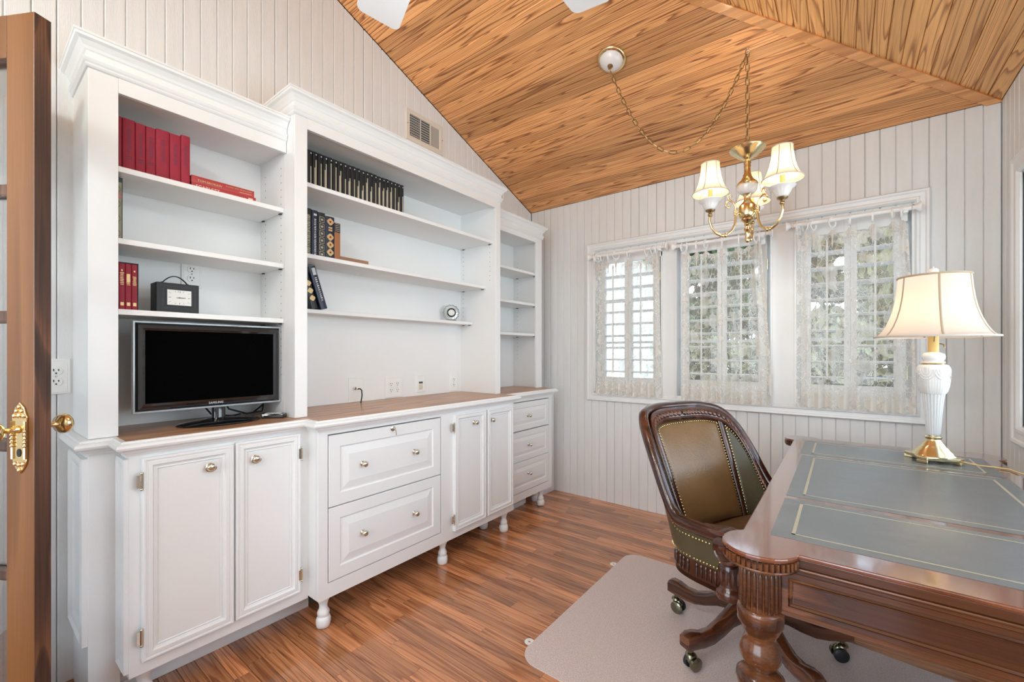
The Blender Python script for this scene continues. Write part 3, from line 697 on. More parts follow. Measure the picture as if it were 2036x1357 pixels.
# ================================================================ BUILT-IN CABINETS ALONG THE LEFT WALL
CT = 0.912                     # worktop height
LX, CX, RX = 0.40, 0.49, 0.40  # front faces of the base cabinets
UL, UC = 0.285, 0.36           # front faces of the upper cases
def front(x): return lambda y, z, d: (x + d, y, z)
def knob_at(parent, x, y, z, r=0.0135, ring=False, mat='nickel'):
    f = lambda a, b, w: (x + w, y + a, z + b)
    k = MB().lathe([(0.011, 0), (0.012, 0.002), (0.006, 0.006), (0.005, 0.014), (0.008, 0.018), (r, 0.022), (r, 0.028), (r * 0.7, 0.032), (0.0003, 0.033)], (0, 0, 0), 14, fn=lambda a, b, w: f(a, b, w))
    if ring:
        pts = [(x + 0.020 + 0.004 * math.cos(t), y + 0.015 * math.cos(t), z - 0.004 + 0.013 * math.sin(t)) for t in [2 * PI * q / 16 for q in range(16)]]
        k.tube(pts, 0.0022, 6, closed=True)
    return k.build('knob', mat, parent, smooth=True)
def hinge_at(parent, x, y, z, h=0.052):
    m_ = MB(); m_.tube([(x, y, z - h / 2), (x, y, z + h / 2)], 0.0042, 8); m_.sphere((x, y, z - h / 2), 0.0052, 8, 5); m_.sphere((x, y, z + h / 2), 0.0052, 8, 5)
    m_.box(x - 0.006, x + 0.001, y - 0.012, y + 0.002, z - h * 0.4, z + h * 0.4)
    return m_.build('hinge', 'nickel', parent, smooth=True)
def leg_at(parent, x, y, h):
    s = h / 0.145
    pf = [(0.017, 0), (0.026, 0.006), (0.0285, 0.022), (0.0285, 0.036), (0.025, 0.047), (0.020, 0.050), (0.022, 0.056), (0.024, 0.066), (0.021, 0.076), (0.0165, 0.084), (0.0155, 0.096), (0.019, 0.112), (0.026, 0.128), (0.029, 0.145)]
    sq = lambda a, i: 1 + 0.10 * abs(math.cos(2 * a)) ** 0.5
    return MB().lathe([(r, z * s) for r, z in pf], (x, y, 0), 24, mod=sq).build('leg', 'white_paint', parent, smooth=True)
DOOR_RINGS = [(0.0, 0.0), (0.0, 0.017), (0.003, 0.020), (0.008, 0.020), (0.010, 0.016), (0.014, 0.016), (0.016, 0.019), (0.026, 0.019), (0.030, 0.012), (0.036, 0.010), (0.040, 0.013), (0.043, 0.008), (0.045, 0.010)]
DRAW_RINGS = [(0.0, 0.0), (0.0, 0.0), (0.0015, 0.0015), (0.052, 0.0015), (0.056, -0.004), (0.060, -0.0045), (0.092, 0.0015), (0.094, 0.002)]
def panel_door(parent, y0, y1, z0, z1, x, ks, ring=False, kz=None, hy=None, hz=(), rg=DOOR_RINGS):
    d = MB().rings(y0, y1, z0, z1, rg, front(x)).build('door', 'white_paint', parent)
    if ks is not None: knob_at(d, x + 0.010, ks, kz, ring=ring)
    for z in hz: hinge_at(d, x + 0.020, hy, z)
    return d
CROWN = [(o * 0.78, h * 0.98) for o, h in [(0.0, 0.0), (0.006, 0.002), (0.011, 0.007), (0.008, 0.013), (0.014, 0.018), (0.019, 0.026), (0.009, 0.030), (0.006, 0.036), (0.006, 0.052), (0.012, 0.056), (0.017, 0.064), (0.030, 0.078), (0.042, 0.084), (0.044, 0.092), (0.048, 0.094), (0.048, 0.101), (0.0, 0.101)]]
EDGE = [(0.0, -0.050), (0.007, -0.050), (0.010, -0.043), (0.014, -0.040), (0.016, -0.033), (0.027, -0.031), (0.034, -0.026), (0.037, -0.019), (0.035, -0.011), (0.028, -0.007), (0.024, -0.006), (0.022, 0.0), (0.014, 0.0005), (0.0, 0.0005)]

# ---- left base: pilaster return + two-door cupboard
lb = empty('base_cabinet', (0.2, 0.60, 0.0), label='white base cabinet with two tall panel doors under the television', cat='cabinet')
MB().box(0.0, UL, 0.266, 0.346, 0.0, CT - 0.05).build('pilaster', 'white_paint', lb, bevel=0.002)
sd = MB().rings(0.02, UL - 0.004, 0.235, CT - 0.062, [(0, 0), (0, 0.014), (0.012, 0.018), (0.020, 0.012), (0.034, 0.010), (0.048, 0.004), (0.050, 0.004)], lambda y, z, d: (y, 0.266 - d, z))
sd.build('side_panel', 'white_paint', lb)
MB().box(0.02, LX - 0.012, 0.346, 0.937, 0.133, CT - 0.05).build('carcass', 'white_paint', lb)
sd = MB().rings(UL + 0.006, LX - 0.004, 0.15, CT - 0.062, [(0, 0), (0, 0.012), (0.010, 0.016), (0.018, 0.010), (0.030, 0.008), (0.036, 0.004)], lambda y, z, d: (y, 0.346 - d, z))
sd.build('side_panel', 'white_paint', lb)
ff = MB()
for a in ((0.346, 0.384, 0.133, CT - 0.05), (0.894, 0.937, 0.133, CT - 0.05), (0.384, 0.894, 0.133, 0.19), (0.384, 0.894, 0.842, CT - 0.05), (0.640, 0.657, 0.19, 0.842)): ff.box(LX - 0.012, LX, a[0], a[1], a[2], a[3])
ff.build('face_frame', 'white_paint', lb)
panel_door(lb, 0.377, 0.645, 0.177, 0.850, LX, 0.567, True, 0.785, 0.374, (0.776, 0.262))
panel_door(lb, 0.652, 0.898, 0.180, 0.855, LX, 0.718, True, 0.785, 0.901, (0.770, 0.255))
leg_at(lb, 0.355, 0.392, 0.133)
# toe board with its shoe strip, shared by the whole run
toe = empty('toe_board', (0.24, 1.2, 0), label='white recessed toe board along the floor under the cabinet run', cat='skirting')
MB().box(0.001, 0.232, 0.35, 0.937, 0.0006, 0.131).build('board', 'white_paint', toe); MB().box(0.232, 0.244, 0.35, 1.02, 0.0, 0.045).build('shoe_strip', 'white_paint', toe, bevel=0.003)
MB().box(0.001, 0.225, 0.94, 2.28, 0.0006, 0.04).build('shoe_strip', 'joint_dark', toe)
MB().box(0.001, 0.236, 2.30, 2.78, 0.0006, 0.128).build('board', 'white_paint', toe); MB().box(0.236, 0.248, 2.30, 2.74, 0.0, 0.032).build('shoe_strip', 'white_paint', toe, bevel=0.003)
MB().box(0.001, 0.245, 2.912, YW - 0.005, 0.0006, CT - 0.052).build('filler_board', 'white_paint', toe)
# ---- middle base: two file drawers and two narrow doors on turned legs
cbn = empty('base_cabinet', (0.25, 1.61, 0.0), label='long white base cabinet with two file drawers and narrow doors', cat='cabinet')
MB().box(0.02, CX - 0.022, 0.937, 2.289, 0.143, CT - 0.05).build('carcass', 'white_paint', cbn)
MB().box(CX - 0.0215, CX - 0.020, 0.97, 1.64, 0.20, 0.85).build('drawer_gap_shade', 'joint_dark', cbn)  # dark sheet painted as the shade in the gaps around the file drawers
ff = MB()
for a in ((0.937, 0.977, 0.143, CT - 0.05), (1.632, 1.722, 0.143, CT - 0.05), (2.262, 2.289, 0.143, CT - 0.05), (0.977, 1.632, 0.143, 0.206), (0.977, 1.632, 0.846, CT - 0.05), (1.722, 2.262, 0.143, 0.19), (1.722, 2.262, 0.845, CT - 0.05), (1.722, 2.262, 0.19, 0.845)): ff.box(CX - 0.02, CX, a[0], a[1], a[2], a[3])
ff.build('face_frame', 'white_paint', cbn)
for z0, z1, kz in ((0.531, 0.8400, 0.689), (0.2100, 0.5260, 0.373)):
    d = MB().rings(0.9815, 1.6275, z0, z1, [(0, -0.018)] + DRAW_RINGS[1:], front(CX)).build('drawer', 'white_paint', cbn)
    knob_at(d, CX, 1.145, kz); knob_at(d, CX, 1.446, kz)
    if z0 > 0.5:
        m_ = MB(); m_.lathe([(0.013, 0), (0.013, 0.003), (0.009, 0.005), (0.0003, 0.005)], (0, 0, 0), 14, fn=lambda a, b, w: (CX + 0.001 + w, 1.312 + a, 0.826 + b))
        lk = m_.build('lock', 'nickel', d, smooth=True)
        m_ = MB(); m_.box(CX + 0.006, CX + 0.022, 1.311, 1.3135, 0.822, 0.830); m_.tube([(CX + 0.024, 1.312, 0.824), (CX + 0.024, 1.3165, 0.796)], 0.0022, 6); m_.build('key', 'nickel', lk)
panel_door(cbn, 1.724, 1.990, 0.187, 0.848, CX, 1.889, False, 0.784, 1.712, (0.776, 0.258))
panel_door(cbn, 2.008, 2.262, 0.190, 0.845, CX, 2.041, False, 0.780)
for y in (0.985, 1.690, 2.245): leg_at(cbn, 0.440, y, 0.143)
leg_at(cbn, 0.30, 2.20, 0.143)
# ---- right base: three drawers
rbn = empty('base_cabinet', (0.2, 2.6, 0.0), label='white base cabinet with three small drawers beside the window wall', cat='cabinet')
MB().box(0.02, RX - 0.022, 2.289, 2.910, 0.133, CT - 0.05).build('carcass', 'white_paint', rbn)
MB().box(RX - 0.0215, RX - 0.020, 2.33, 2.87, 0.18, 0.845).build('drawer_gap_shade', 'joint_dark', rbn)  # dark sheet again, painted shade behind the small drawer gaps
ff = MB()
for a in ((2.289, 2.330, 0.133, CT - 0.05), (2.862, 2.910, 0.133, CT - 0.05), (2.330, 2.862, 0.133, 0.186), (2.330, 2.862, 0.843, CT - 0.05)): ff.box(RX - 0.02, RX, a[0], a[1], a[2], a[3])
ff.build('face_frame', 'white_paint', rbn)
for z0, z1, kz, ky in ((0.634, 0.8365, 0.736, 2.579), (0.413, 0.627, 0.520, 2.588), (0.190, 0.410, 0.311, 2.585)):
    d = MB().rings(2.333, 2.859, z0, z1, [(0, -0.018), (0, 0), (0.0015, 0.0015), (0.040, 0.0015), (0.043, -0.004), (0.046, -0.0045), (0.068, 0.0015), (0.070, 0.002)], front(RX)).build('drawer', 'white_paint', rbn)
    knob_at(d, RX, ky, kz, 0.012)
leg_at(rbn, 0.362, 2.805, 0.133); leg_at(rbn, 0.27, 2.86, 0.133)

# ---- worktop: oak boards with the moulded white edge
wt_ = empty('worktop', (0.2, 1.6, CT), label='oak worktop with a white moulded edge running over the base cabinets', cat='worktop')
out = [(0.0, 0.266), (UL, 0.266), (UL, 0.346), (LX, 0.346), (LX, 0.937), (CX, 0.937), (CX, 2.289), (RX, 2.289), (RX, 2.910), (0.0, 2.910)]
MB().sweep(out, [(o, CT + h) for o, h in EDGE], side=1).build('edge_moulding', 'white_paint', wt_)
def slab(y0, y1, x1): return MB().box(0.014, x1, y0, y1, CT - 0.02, CT + 0.001)
tp = MB()
for a in ((0.336, 0.930, LX + 0.014), (0.930, 2.296, CX + 0.014), (2.296, 2.922, RX + 0.014)): tp.box(0.0, a[2], a[0], a[1], CT - 0.03, CT + 0.0012)
tp.build('top', 'oak_counter', wt_)
MB().box(0.0, UL + 0.014, 0.258, 0.336, CT - 0.03, CT + 0.001).build('end_block', 'white_paint', wt_)

# ---- upper bookcases
def holes(parent, xs, y, z0, z1, sg):
    m_ = MB(); z = z0
    while z < z1:
        for x in xs: m_.lathe([(0.0024, 0), (0.0024, 0.0006)], (0, 0, 0), 6, fn=lambda a, b, w: (x + a, y + sg * w, z + b))
        z += 0.032
    m_.build('shelf_pin_holes', 'black_slot', parent, kind='stuff')
def bookcase(y0, y1, oy0, oy1, x, zc, zo, label, path, right_inner=None, left_inner=None):
    """y0..y1 case, oy0..oy1 opening, zc bottom of crown, zo top of opening"""
    bc = empty('bookcase', (0.15, (y0 + y1) / 2, CT), label=label, cat='bookcase')
    li = left_inner if left_inner is not None else y0 + 0.019; ri = right_inner if right_inner is not None else y1 - 0.019
    MB().box(0.0, x - 0.018, y0, li, CT + 0.002, zc).build('side_panel', 'white_paint', bc); MB().box(0.0, x - 0.018, ri, y1, CT + 0.002, zc).build('side_panel', 'white_paint', bc)
    MB().box(0.001, 0.019, li, ri, CT + 0.002, zo + 0.03).build('back_panel', 'white_paint', bc)
    MB().box(0.001, x - 0.018, li, ri, zo + 0.012, zo + 0.032).build('top_panel', 'white_paint', bc)
    if oy0 - y0 > 0.01: MB().box(x - 0.018, x, y0, oy0, CT + 0.002, zc).build('stile', 'white_paint', bc, bevel=0.0015)
    if y1 - oy1 > 0.01: MB().box(x - 0.018, x, oy1, y1, CT + 0.002, zc).build('stile', 'white_paint', bc, bevel=0.0015)
    MB().box(x - 0.018, x, oy0, oy1, zo, zc + 0.095).build('header_rail', 'white_paint', bc, bevel=0.001)
    MB().box(0.0, x - 0.018, y0, y1, zc, zc + 0.095).build('crown_core', 'white_paint', bc)
    MB().sweep(path, [(o, zc + h) for o, h in CROWN], side=1).build('crown_moulding', 'white_paint', bc)
    return bc, li, ri
def shelf(parent, y0, y1, x1, z, t=0.0195):
    return MB().box(0.0195, x1, y0 + 0.001, y1 - 0.001, z - t, z).build('shelf', 'white_paint', parent, bevel=0.0015)
def clips(parent, xs, y, z, sg):
    for x in xs: MB().box(x - 0.009, x + 0.009, min(y, y - sg * 0.008), max(y, y - sg * 0.008), z - 0.0235, z - 0.0198).build('shelf_clip', 'dark_iron', parent)
b1, li, ri = bookcase(0.266, 0.8995, 0.341, 0.8985, UL, 2.135, 2.085, 'white bookcase with red books and a carrying-handle clock, over the television', [(0.0, 0.266), (UL, 0.266), (UL, 0.898)], right_inner=0.8985)
for z in (1.843, 1.595, 1.350): s_ = shelf(b1, li, ri, 0.265, z); clips(b1, (0.06, 0.235), ri, z, 1)
holes(b1, (0.075, 0.235), ri, 1.10, 2.06, -1)
b2, li, ri = bookcase(0.900, 2.309, 0.955, 2.262, UC, 2.237, 2.190, 'widest white bookcase holding the long row of black books', [(0.0, 0.900), (UC, 0.900), (UC, 2.309), (0.0, 2.309)], right_inner=2.267, left_inner=0.92)
for z, d in ((1.968, 0.330), (1.662, 0.263), (1.416, 0.139)): shelf(b2, li, ri, d, z); clips(b2, (0.05, d - 0.03), ri, z, 1)
holes(b2, (0.045, 0.30), ri, 1.70, 1.94, -1); holes(b2, (0.045,), ri, 1.46, 1.66, -1)
b3, li, ri = bookcase(2.3095, 2.938, 2.36, 2.863, UL, 2.120, 2.083, 'narrow empty white bookcase next to the window wall', [(UL, 2.330), (UL, 2.938), (0.0, 2.938)], right_inner=2.905)
for z in (1.842, 1.593, 1.350): shelf(b3, li, ri, 0.262, z); clips(b3, (0.06, 0.235), ri, z, 1)
holes(b3, (0.06,), ri, 1.15, 1.97, -1)

# ================================================================ THINGS ON THE WALLS AND IN THE CASES
def slots(parent, fn, cy, cz, s=1.0, mat='black_slot'):
    m_ = MB()
    for dy, h in ((-0.0062, 0.0085), (0.0062, 0.007)): m_.add([fn(cy + (dy + a) * s, cz + (0.004 + b) * s, d) for a in (-0.0013, 0.0013) for b in (-h / 2, h / 2) for d in (0.0, 0.0007)], [(0, 1, 3, 2), (4, 6, 7, 5), (0, 4, 5, 1), (2, 3, 7, 6), (0, 2, 6, 4), (1, 5, 7, 3)])
    m_.lathe([(0.0028 * s, 0.0), (0.0028 * s, 0.0007)], (0, 0, 0), 8, fn=lambda a, b, w: fn(cy + a, cz - 0.0075 * s + b, w))
    return m_.build('slots', mat, parent)
def outlet(name_, label, x, y, z, w, h, cols=(0,), group=None, thick=0.006, dup=True):
    pl = empty('wall_outlet', (x, y, z), label=label, cat='outlet', group=group)
    fn = lambda a, b, d: (x + thick + d, y + a, z + b)
    MB().rings(-w / 2, w / 2, -h / 2, h / 2, [(0, -thick), (0, -0.002), (0.003, 0), (0.007, 0), (0.008, -0.001), (0.009, 0)], fn).build('cover_plate', 'plate_white', pl)
    if dup:
        for c in cols:
            for s in (-1, 1):
                q = MB(); q.lathe([(0.0165, 0.0), (0.0165, 0.0022), (0.0155, 0.0028), (0.0003, 0.0028)], (0, 0, 0), 18, fn=lambda a, b, d: fn(c + a, s * 0.0195 + max(-0.0135, min(0.0135, b)), d))
                so = q.build('socket', 'plate_white', pl); slots(so, lambda a, b, d: fn(a, b, 0.0029 + d), c, s * 0.0195)
            MB().sphere(fn(c, 0, 0.001), 0.003, 8, 4, (0.5, 1, 1)).build('screw', 'nickel', pl)
    return pl, fn
outlet('o', 'double socket plate on the boards behind the open glazed door', -0.001, 0.222, 1.113, 0.075, 0.128)
outlet('o', 'double socket plate in the bookcase behind the handled clock', 0.019, 0.622, 1.536, 0.075, 0.118)
outlet('o', 'four-socket plate above the worktop in the wide bookcase', 0.019, 1.672, 0.983, 0.128, 0.128, cols=(-0.024, 0.024))
outlet('o', 'single slim socket plate in the far corner of the wide bookcase', 0.019, 2.19, 0.985, 0.078, 0.128)
pl, fn = outlet('o', 'blank cable plate with a black lead plugged in above the worktop', 0.019, 1.410, 0.985, 0.098, 0.142, dup=False)
q = MB(); q.lathe([(0.008, 0), (0.008, 0.006), (0.005, 0.008), (0.005, 0.022), (0.0065, 0.024), (0.0065, 0.034), (0.0003, 0.035)], (0, 0, 0), 10, fn=lambda a, b, w: fn(-0.01 + a, 0.008 + b, w)); q.build('connector', 'nickel', pl, smooth=True)
q = MB(); q.tube([fn(-0.01, 0.008, 0.030), fn(-0.008, 0.008, 0.050), fn(-0.006, 0.0, 0.062), fn(-0.004, -0.03, 0.062), fn(-0.008, -0.06, 0.060), fn(-0.010, -0.0715, 0.060)], 0.0035, 8)
tag(q.build('coaxial_cable', 'black_cloth', None, smooth=True), 'short black cable hanging from the blank plate onto the worktop', 'cable')
pl, fn = outlet('o', 'small telephone jack plate between the two socket plates', 0.019, 1.885, 0.992, 0.072, 0.112, dup=False)
for a in (-0.008, 0.008): MB().box(0.0255, 0.0275, 1.885 + a - 0.006, 1.885 + a + 0.006, 0.994, 1.006).build('jack', 'black_slot', pl)
MB().box(0.0255, 0.0272, 1.870, 1.900, 0.955, 0.990).build('jack_label', 'ivory', pl)
# air register high on the gable
vt = empty('air_register', (0, 1.94, 2.69), label='metal air register high on the boarded wall under the ceiling slope', cat='vent')
f = MB(); VY0, VY1, VZ0, VZ1 = 1.779, 2.105, 2.585, 2.790
f.sweep([(VY0, VZ0), (VY1, VZ0), (VY1, VZ1), (VY0, VZ1)], [(0, 0), (0, 0.003), (-0.004, 0.008), (-0.030, 0.008), (-0.034, 0.003), (-0.034, 0)], fn=lambda a, b, c: (c, a, b), closed=True)
f.build('frame', 'vent_cream', vt)
seg = (VY1 - VY0 - 0.068) / 3
for i in range(3):
    a = VY0 + 0.034 + seg * i; b = a + seg
    if i: MB().box(0.002, 0.007, a - 0.004, a + 0.004, VZ0 + 0.034, VZ1 - 0.034).build('divider', 'vent_cream', vt)
    MB().box(-0.003, 0.001, a, b, VZ0 + 0.034, VZ1 - 0.034).build('opening', 'vent_dark' if i < 2 else 'vent_grey', vt)
    if i < 2:
        n = 9
        for j in range(n):
            z = VZ0 + 0.040 + (VZ1 - VZ0 - 0.076) * j / (n - 1)
            MB().poly_prism([(0.001, 0.0), (0.0065, 0.004), (0.0065, 0.0055), (0.001, 0.0015)], lambda u, v, t: (u, t, z + v), a + 0.001, b - 0.004).build('slat', 'vent_grey', vt)
    if i == 0:
        for j in range(6): yy = a + seg * (j + 0.7) / 6; MB().box(0.0055, 0.0070, yy - 0.0012, yy + 0.0012, VZ0 + 0.034, VZ1 - 0.034).build('slat', 'vent_grey', vt)
for yy in (VY0 + 0.014, VY1 - 0.012): MB().sphere((0.0085, yy, 2.69), 0.0035, 6, 4, (0.4, 1, 1)).build('screw', 'dark_iron', vt)

# ---- books
def spine_fn(x, y0, z0): return lambda u, v, w: (x + w, y0 + u, z0 + v)
def book(x, y0, z0, w, h, depth, mat, label, cat='book', group=None, rot=0.0, lying=False, roundness=0.35, deco=None, parent_lift=0.0, name='book'):
    """standing book with its spine towards +x (lying: spine horizontal, w = thickness up)"""
    bk = empty(name, (x, y0, z0), label=label, cat=cat, group=group); bk.rotation_euler = (rot, 0, 0)
    W, H = (w, h)
    def M(u, v, d): return (d, v, u) if lying else (d, u, v)  # u thickness, v length, d out of the shelf
    # case: two boards and a rounded spine
    ns = 6; pts = []
    for i in range(ns + 1): t = PI * i / ns; pts.append((W / 2 - W / 2 * math.cos(t), -0.004 + W * roundness * 0.30 * math.sin(t)))
    inner = [(p[0] * (1 - 0.0) , p[1]) for p in pts]
    prof_ = [(0, -depth)] + pts + [(W, -depth), (W - 0.0022, -depth), (W - 0.0022, -0.008), (0.0022, -0.008), (0.0022, -depth)]
    n = len(prof_); vs = [M(a, 0.0, b) for a, b in prof_] + [M(a, H, b) for a, b in prof_]
    fs = [(i, (i + 1) % n, n + (i + 1) % n, n + i) for i in range(n)] + [tuple(reversed(range(n))), tuple(range(n, 2 * n))]
    MB().add(vs, fs).build('cover', mat, bk, local=True)
    a = MB(); vs = [M(u, v, d) for u in (0.0024, W - 0.0024) for v in (0.003, H - 0.003) for d in (-depth + 0.004, -0.0082)]
    a.add(vs, [(0, 1, 3, 2), (4, 6, 7, 5), (0, 4, 5, 1), (2, 3, 7, 6), (0, 2, 6, 4), (1, 5, 7, 3)]).build('pages', 'page_paper', bk, local=True)
    if deco:
        crown = lambda u: -0.004 + W * roundness * 0.30 * math.sin(math.acos(max(-1, min(1, 1 - 2 * u / W)))) + 0.0002
        for mat2, rects in deco:
            m_ = MB()
            for (u0, u1, v0, v1) in rects:
                k = max(1, int((u1 - u0) / (W / 6)))
                for q in range(k):
                    ua = u0 + (u1 - u0) * q / k; ub = u0 + (u1 - u0) * (q + 1) / k
                    m_.add([M(u, v, crown(u) + d) for u in (ua, ub) for v in (v0, v1) for d in (-0.0003, 0.0004)], [(0, 1, 3, 2), (4, 6, 7, 5), (0, 4, 5, 1), (2, 3, 7, 6), (0, 2, 6, 4), (1, 5, 7, 3)])
            m_.build('spine_print', mat2, bk, local=True, kind='stuff')
    return bk
def scribble(u0, u1, v0, v1, n, r):
    out = []; v = v0
    for _ in range(n):
        hh = (v1 - v0) / n; out.append((u0 + (u1 - u0) * r.uniform(0, .18), u1 - (u1 - u0) * r.uniform(0, .18), v, v + hh * r.uniform(0.35, 0.6))); v += hh
    return out
ZS1 = 1.8435
rb_ = [0.3345, 0.3625, 0.3985, 0.4275, 0.4565, 0.4985, 0.5335, 0.5630]
hs = [0.192, 0.192, 0.189, 0.188, 0.192, 0.191, 0.199]
RLAB = ['darkest red cloth book, half hidden by the bookcase post', 'red cloth book with a dot near its top, next to the post', 'third red cloth book from the post, title without a dot', 'narrow red cloth book in the middle with a dot near its top', 'thickest red cloth book of the upright row', 'red cloth book one in from the open end of the upright row', 'last red cloth book of the upright row, above the lying books']
for i in range(7):
    y0, y1 = rb_[i], rb_[i + 1]; w = y1 - y0 - 0.0012; h = hs[i] - 0.002; cu = w * 0.5
    dec = [('ink_violet', scribble(cu - 0.006, cu + 0.006, h * 0.38, h * 0.82, 13, R))]
    if i in (1, 2, 3): dec.append(('ink_violet', [(cu - 0.008, cu + 0.008, h * 0.245, h * 0.262), (cu - 0.008, cu + 0.008, h * 0.285, h * 0.302), (cu - 0.0015, cu + 0.0015, h * 0.345, h * 0.355)]))
    if i in (1, 3): dec.append(('ink_violet', [(cu - 0.0015, cu + 0.0015, h * 0.90, h * 0.912)]))
    if i == 0: dec = None
    book(0.222, y0, ZS1, w, h, 0.135, 'red_cloth_dark' if i == 0 else 'red_cloth', RLAB[i], group='red books on the top shelf', deco=dec)
bk = book(0.226, 0.566, ZS1, 0.0265, 0.232, 0.15, 'red_jacket', 'lower of the two lying red books, large pale title along its spine', lying=True, group='lying red books', roundness=0.1)
text('SCARLETT', 'title', 'cream_print', bk, 0.013, lambda u, v, w: (0.2232 + w, 0.580 + u, ZS1 + 0.006 + v), width=0.082)
text('GONE WITH THE WIND', 'title', 'cream_print', bk, 0.0075, lambda u, v, w: (0.2232 + w, 0.666 + u, ZS1 + 0.0065 + v), width=0.092)
MB().box(0.2228, 0.2236, 0.768, 0.786, ZS1 + 0.008, ZS1 + 0.019).build('spine_print', 'cream_print', bk)
bk = book(0.224, 0.566, ZS1 + 0.0268, 0.0265, 0.226, 0.148, 'red_jacket', 'upper lying red book with small gold title on its spine', lying=True, group='lying red books', roundness=0.1)
text('TOM BROKAW', 'title', 'gold_print', bk, 0.0085, lambda u, v, w: (0.2212 + w, 0.586 + u, ZS1 + 0.033 + v), width=0.085)
MB().box(0.2208, 0.2214, 0.735, 0.782, ZS1 + 0.0335, ZS1 + 0.035).build('spine_print', 'cream_print', bk)
text('A LONG WAY FROM HOME', 'title', 'gold_print', bk, 0.006, lambda u, v, w: (0.2212 + w, 0.684 + u, ZS1 + 0.041 + v), width=0.098)
# patterned tall book on the second shelf
dec = [('sage_print', [(0.002, 0.020, 0.003, 0.205)])]
bk = book(0.222, 0.341, 1.5955, 0.0225, 0.222, 0.14, 'black_cloth', 'tall book with a sage and black diamond patterned spine', deco=dec, name='book', roundness=0.15)
pm = MB()
for i in range(4):
    c = 0.024 + i * 0.052
    for sg in (-1, 1):
        for (a0, a1) in (((0.003, c), (0.018, c + sg * 0.019)),):
            pm.add([(0.2195 + 0.0008, 0.341 + 0.019 - 0.002, 1.5955 + c + sg * 0.002), (0.2203, 0.341 + 0.019, 1.5955 + c), (0.2203, 0.345, 1.5955 + c + sg * 0.022), (0.2203, 0.345, 1.5955 + c + sg * 0.018)], [(0, 1, 2, 3)])
pm.build('diamond_pattern', 'black_cloth', bk, solid=0.0006)
MB().box(0.2195, 0.2205, 0.3435, 0.361, 1.745, 1.752).build('spine_stripe', 'red_jacket', bk); MB().box(0.2195, 0.2205, 0.3435, 0.361, 1.758, 1.765).build('spine_stripe', 'red_jacket', bk)
# slip-cased set of four
cs_ = empty('slipcase', (0.15, 0.375, 1.3505), label='black slipcase around the four small red and gold books', cat='book case')
m_ = MB(); m_.box(0.09, 0.219, 0.333, 0.3355, 1.3505, 1.520); m_.box(0.09, 0.219, 0.4045, 0.407, 1.3505, 1.520); m_.box(0.09, 0.219, 0.333, 0.407, 1.518, 1.5205); m_.box(0.088, 0.09, 0.333, 0.407, 1.3505, 1.5205); m_.build('case', 'black_cloth', cs_)
FL = ['gold-titled red book of the slipcased set, nearest the bookcase post', 'gold-titled red book of the slipcased set with a pointed gold emblem', 'gold-titled red book of the slipcased set with a solid gold block', 'gold-titled red book of the slipcased set, on the open side']
for i in range(4):
    y0 = 0.3362 + i * 0.0171; w = 0.0162
    book(0.222, y0, 1.352, w, 0.164, 0.12, 'red_cloth', FL[i], group='slipcased red books', deco=[('gold_print', scribble(0.0025, w - 0.0025, 0.088, 0.140 - 0.006 * i, 8, R) + [(0.004, w - 0.003, 0.014, 0.026)]), ('gold_print', [(0.0035, w - 0.003, 0.100, 0.128)] if i == 2 else [(0.006, w - 0.006, 0.136, 0.142)])])
# long row of black books on the wide bookcase's top shelf
ZS2 = 1.9685; n = 22; p = (1.572 - 1.012) / n
for i in range(n):
    y0 = 1.012 + p * i; w = p - 0.0014; h = 0.186 + R.uniform(-0.0015, 0.0015)
    t0 = R.uniform(0.55, 0.86); wide = R.random() < 0.6
    dec = [('pale_gold_print', [(w * 0.52, w * 0.74, 0.008, h * t0)] + ([(w * 0.30, w * 0.50, h * 0.12, h * (t0 - R.uniform(0.08, 0.2)))] if wide else [])), ('silver_print', [(w * 0.55, w * 0.80, h * 0.915, h * 0.945)])]
    order = ['next to the bookcase post', 'second', 'third', 'fourth', 'fifth', 'sixth', 'seventh', 'eighth', 'ninth', 'tenth', 'eleventh', 'twelfth', 'thirteenth', 'fourteenth', 'fifteenth', 'sixteenth', 'seventeenth', 'eighteenth', 'nineteenth', 'twentieth', 'last but one', 'last']
    lab = 'black gold-lettered book, first in the long row against the bookcase post' if i == 0 else ('black gold-lettered book at the open end of the long row' if i == n - 1 else ('black gold-lettered book just before the last of the long row' if i == n - 2 else '%s black gold-lettered book of the long row, counted from the post' % order[i]))
    book(0.250, y0, ZS2, w, h, 0.13, 'black_cloth', lab, group='black book series on the top shelf', deco=dec, roundness=0.55)
bk = book(0.250, 1.576, ZS2, 0.019, 0.198, 0.13, 'black_cloth', 'black book lying flat at the end of the long row', lying=True, roundness=0.4, deco=[('pale_gold_print', [(0.006, 0.009, 0.05, 0.17), (0.011, 0.013, 0.05, 0.15)]), ('silver_print', [(0.008, 0.012, 0.014, 0.020)])])
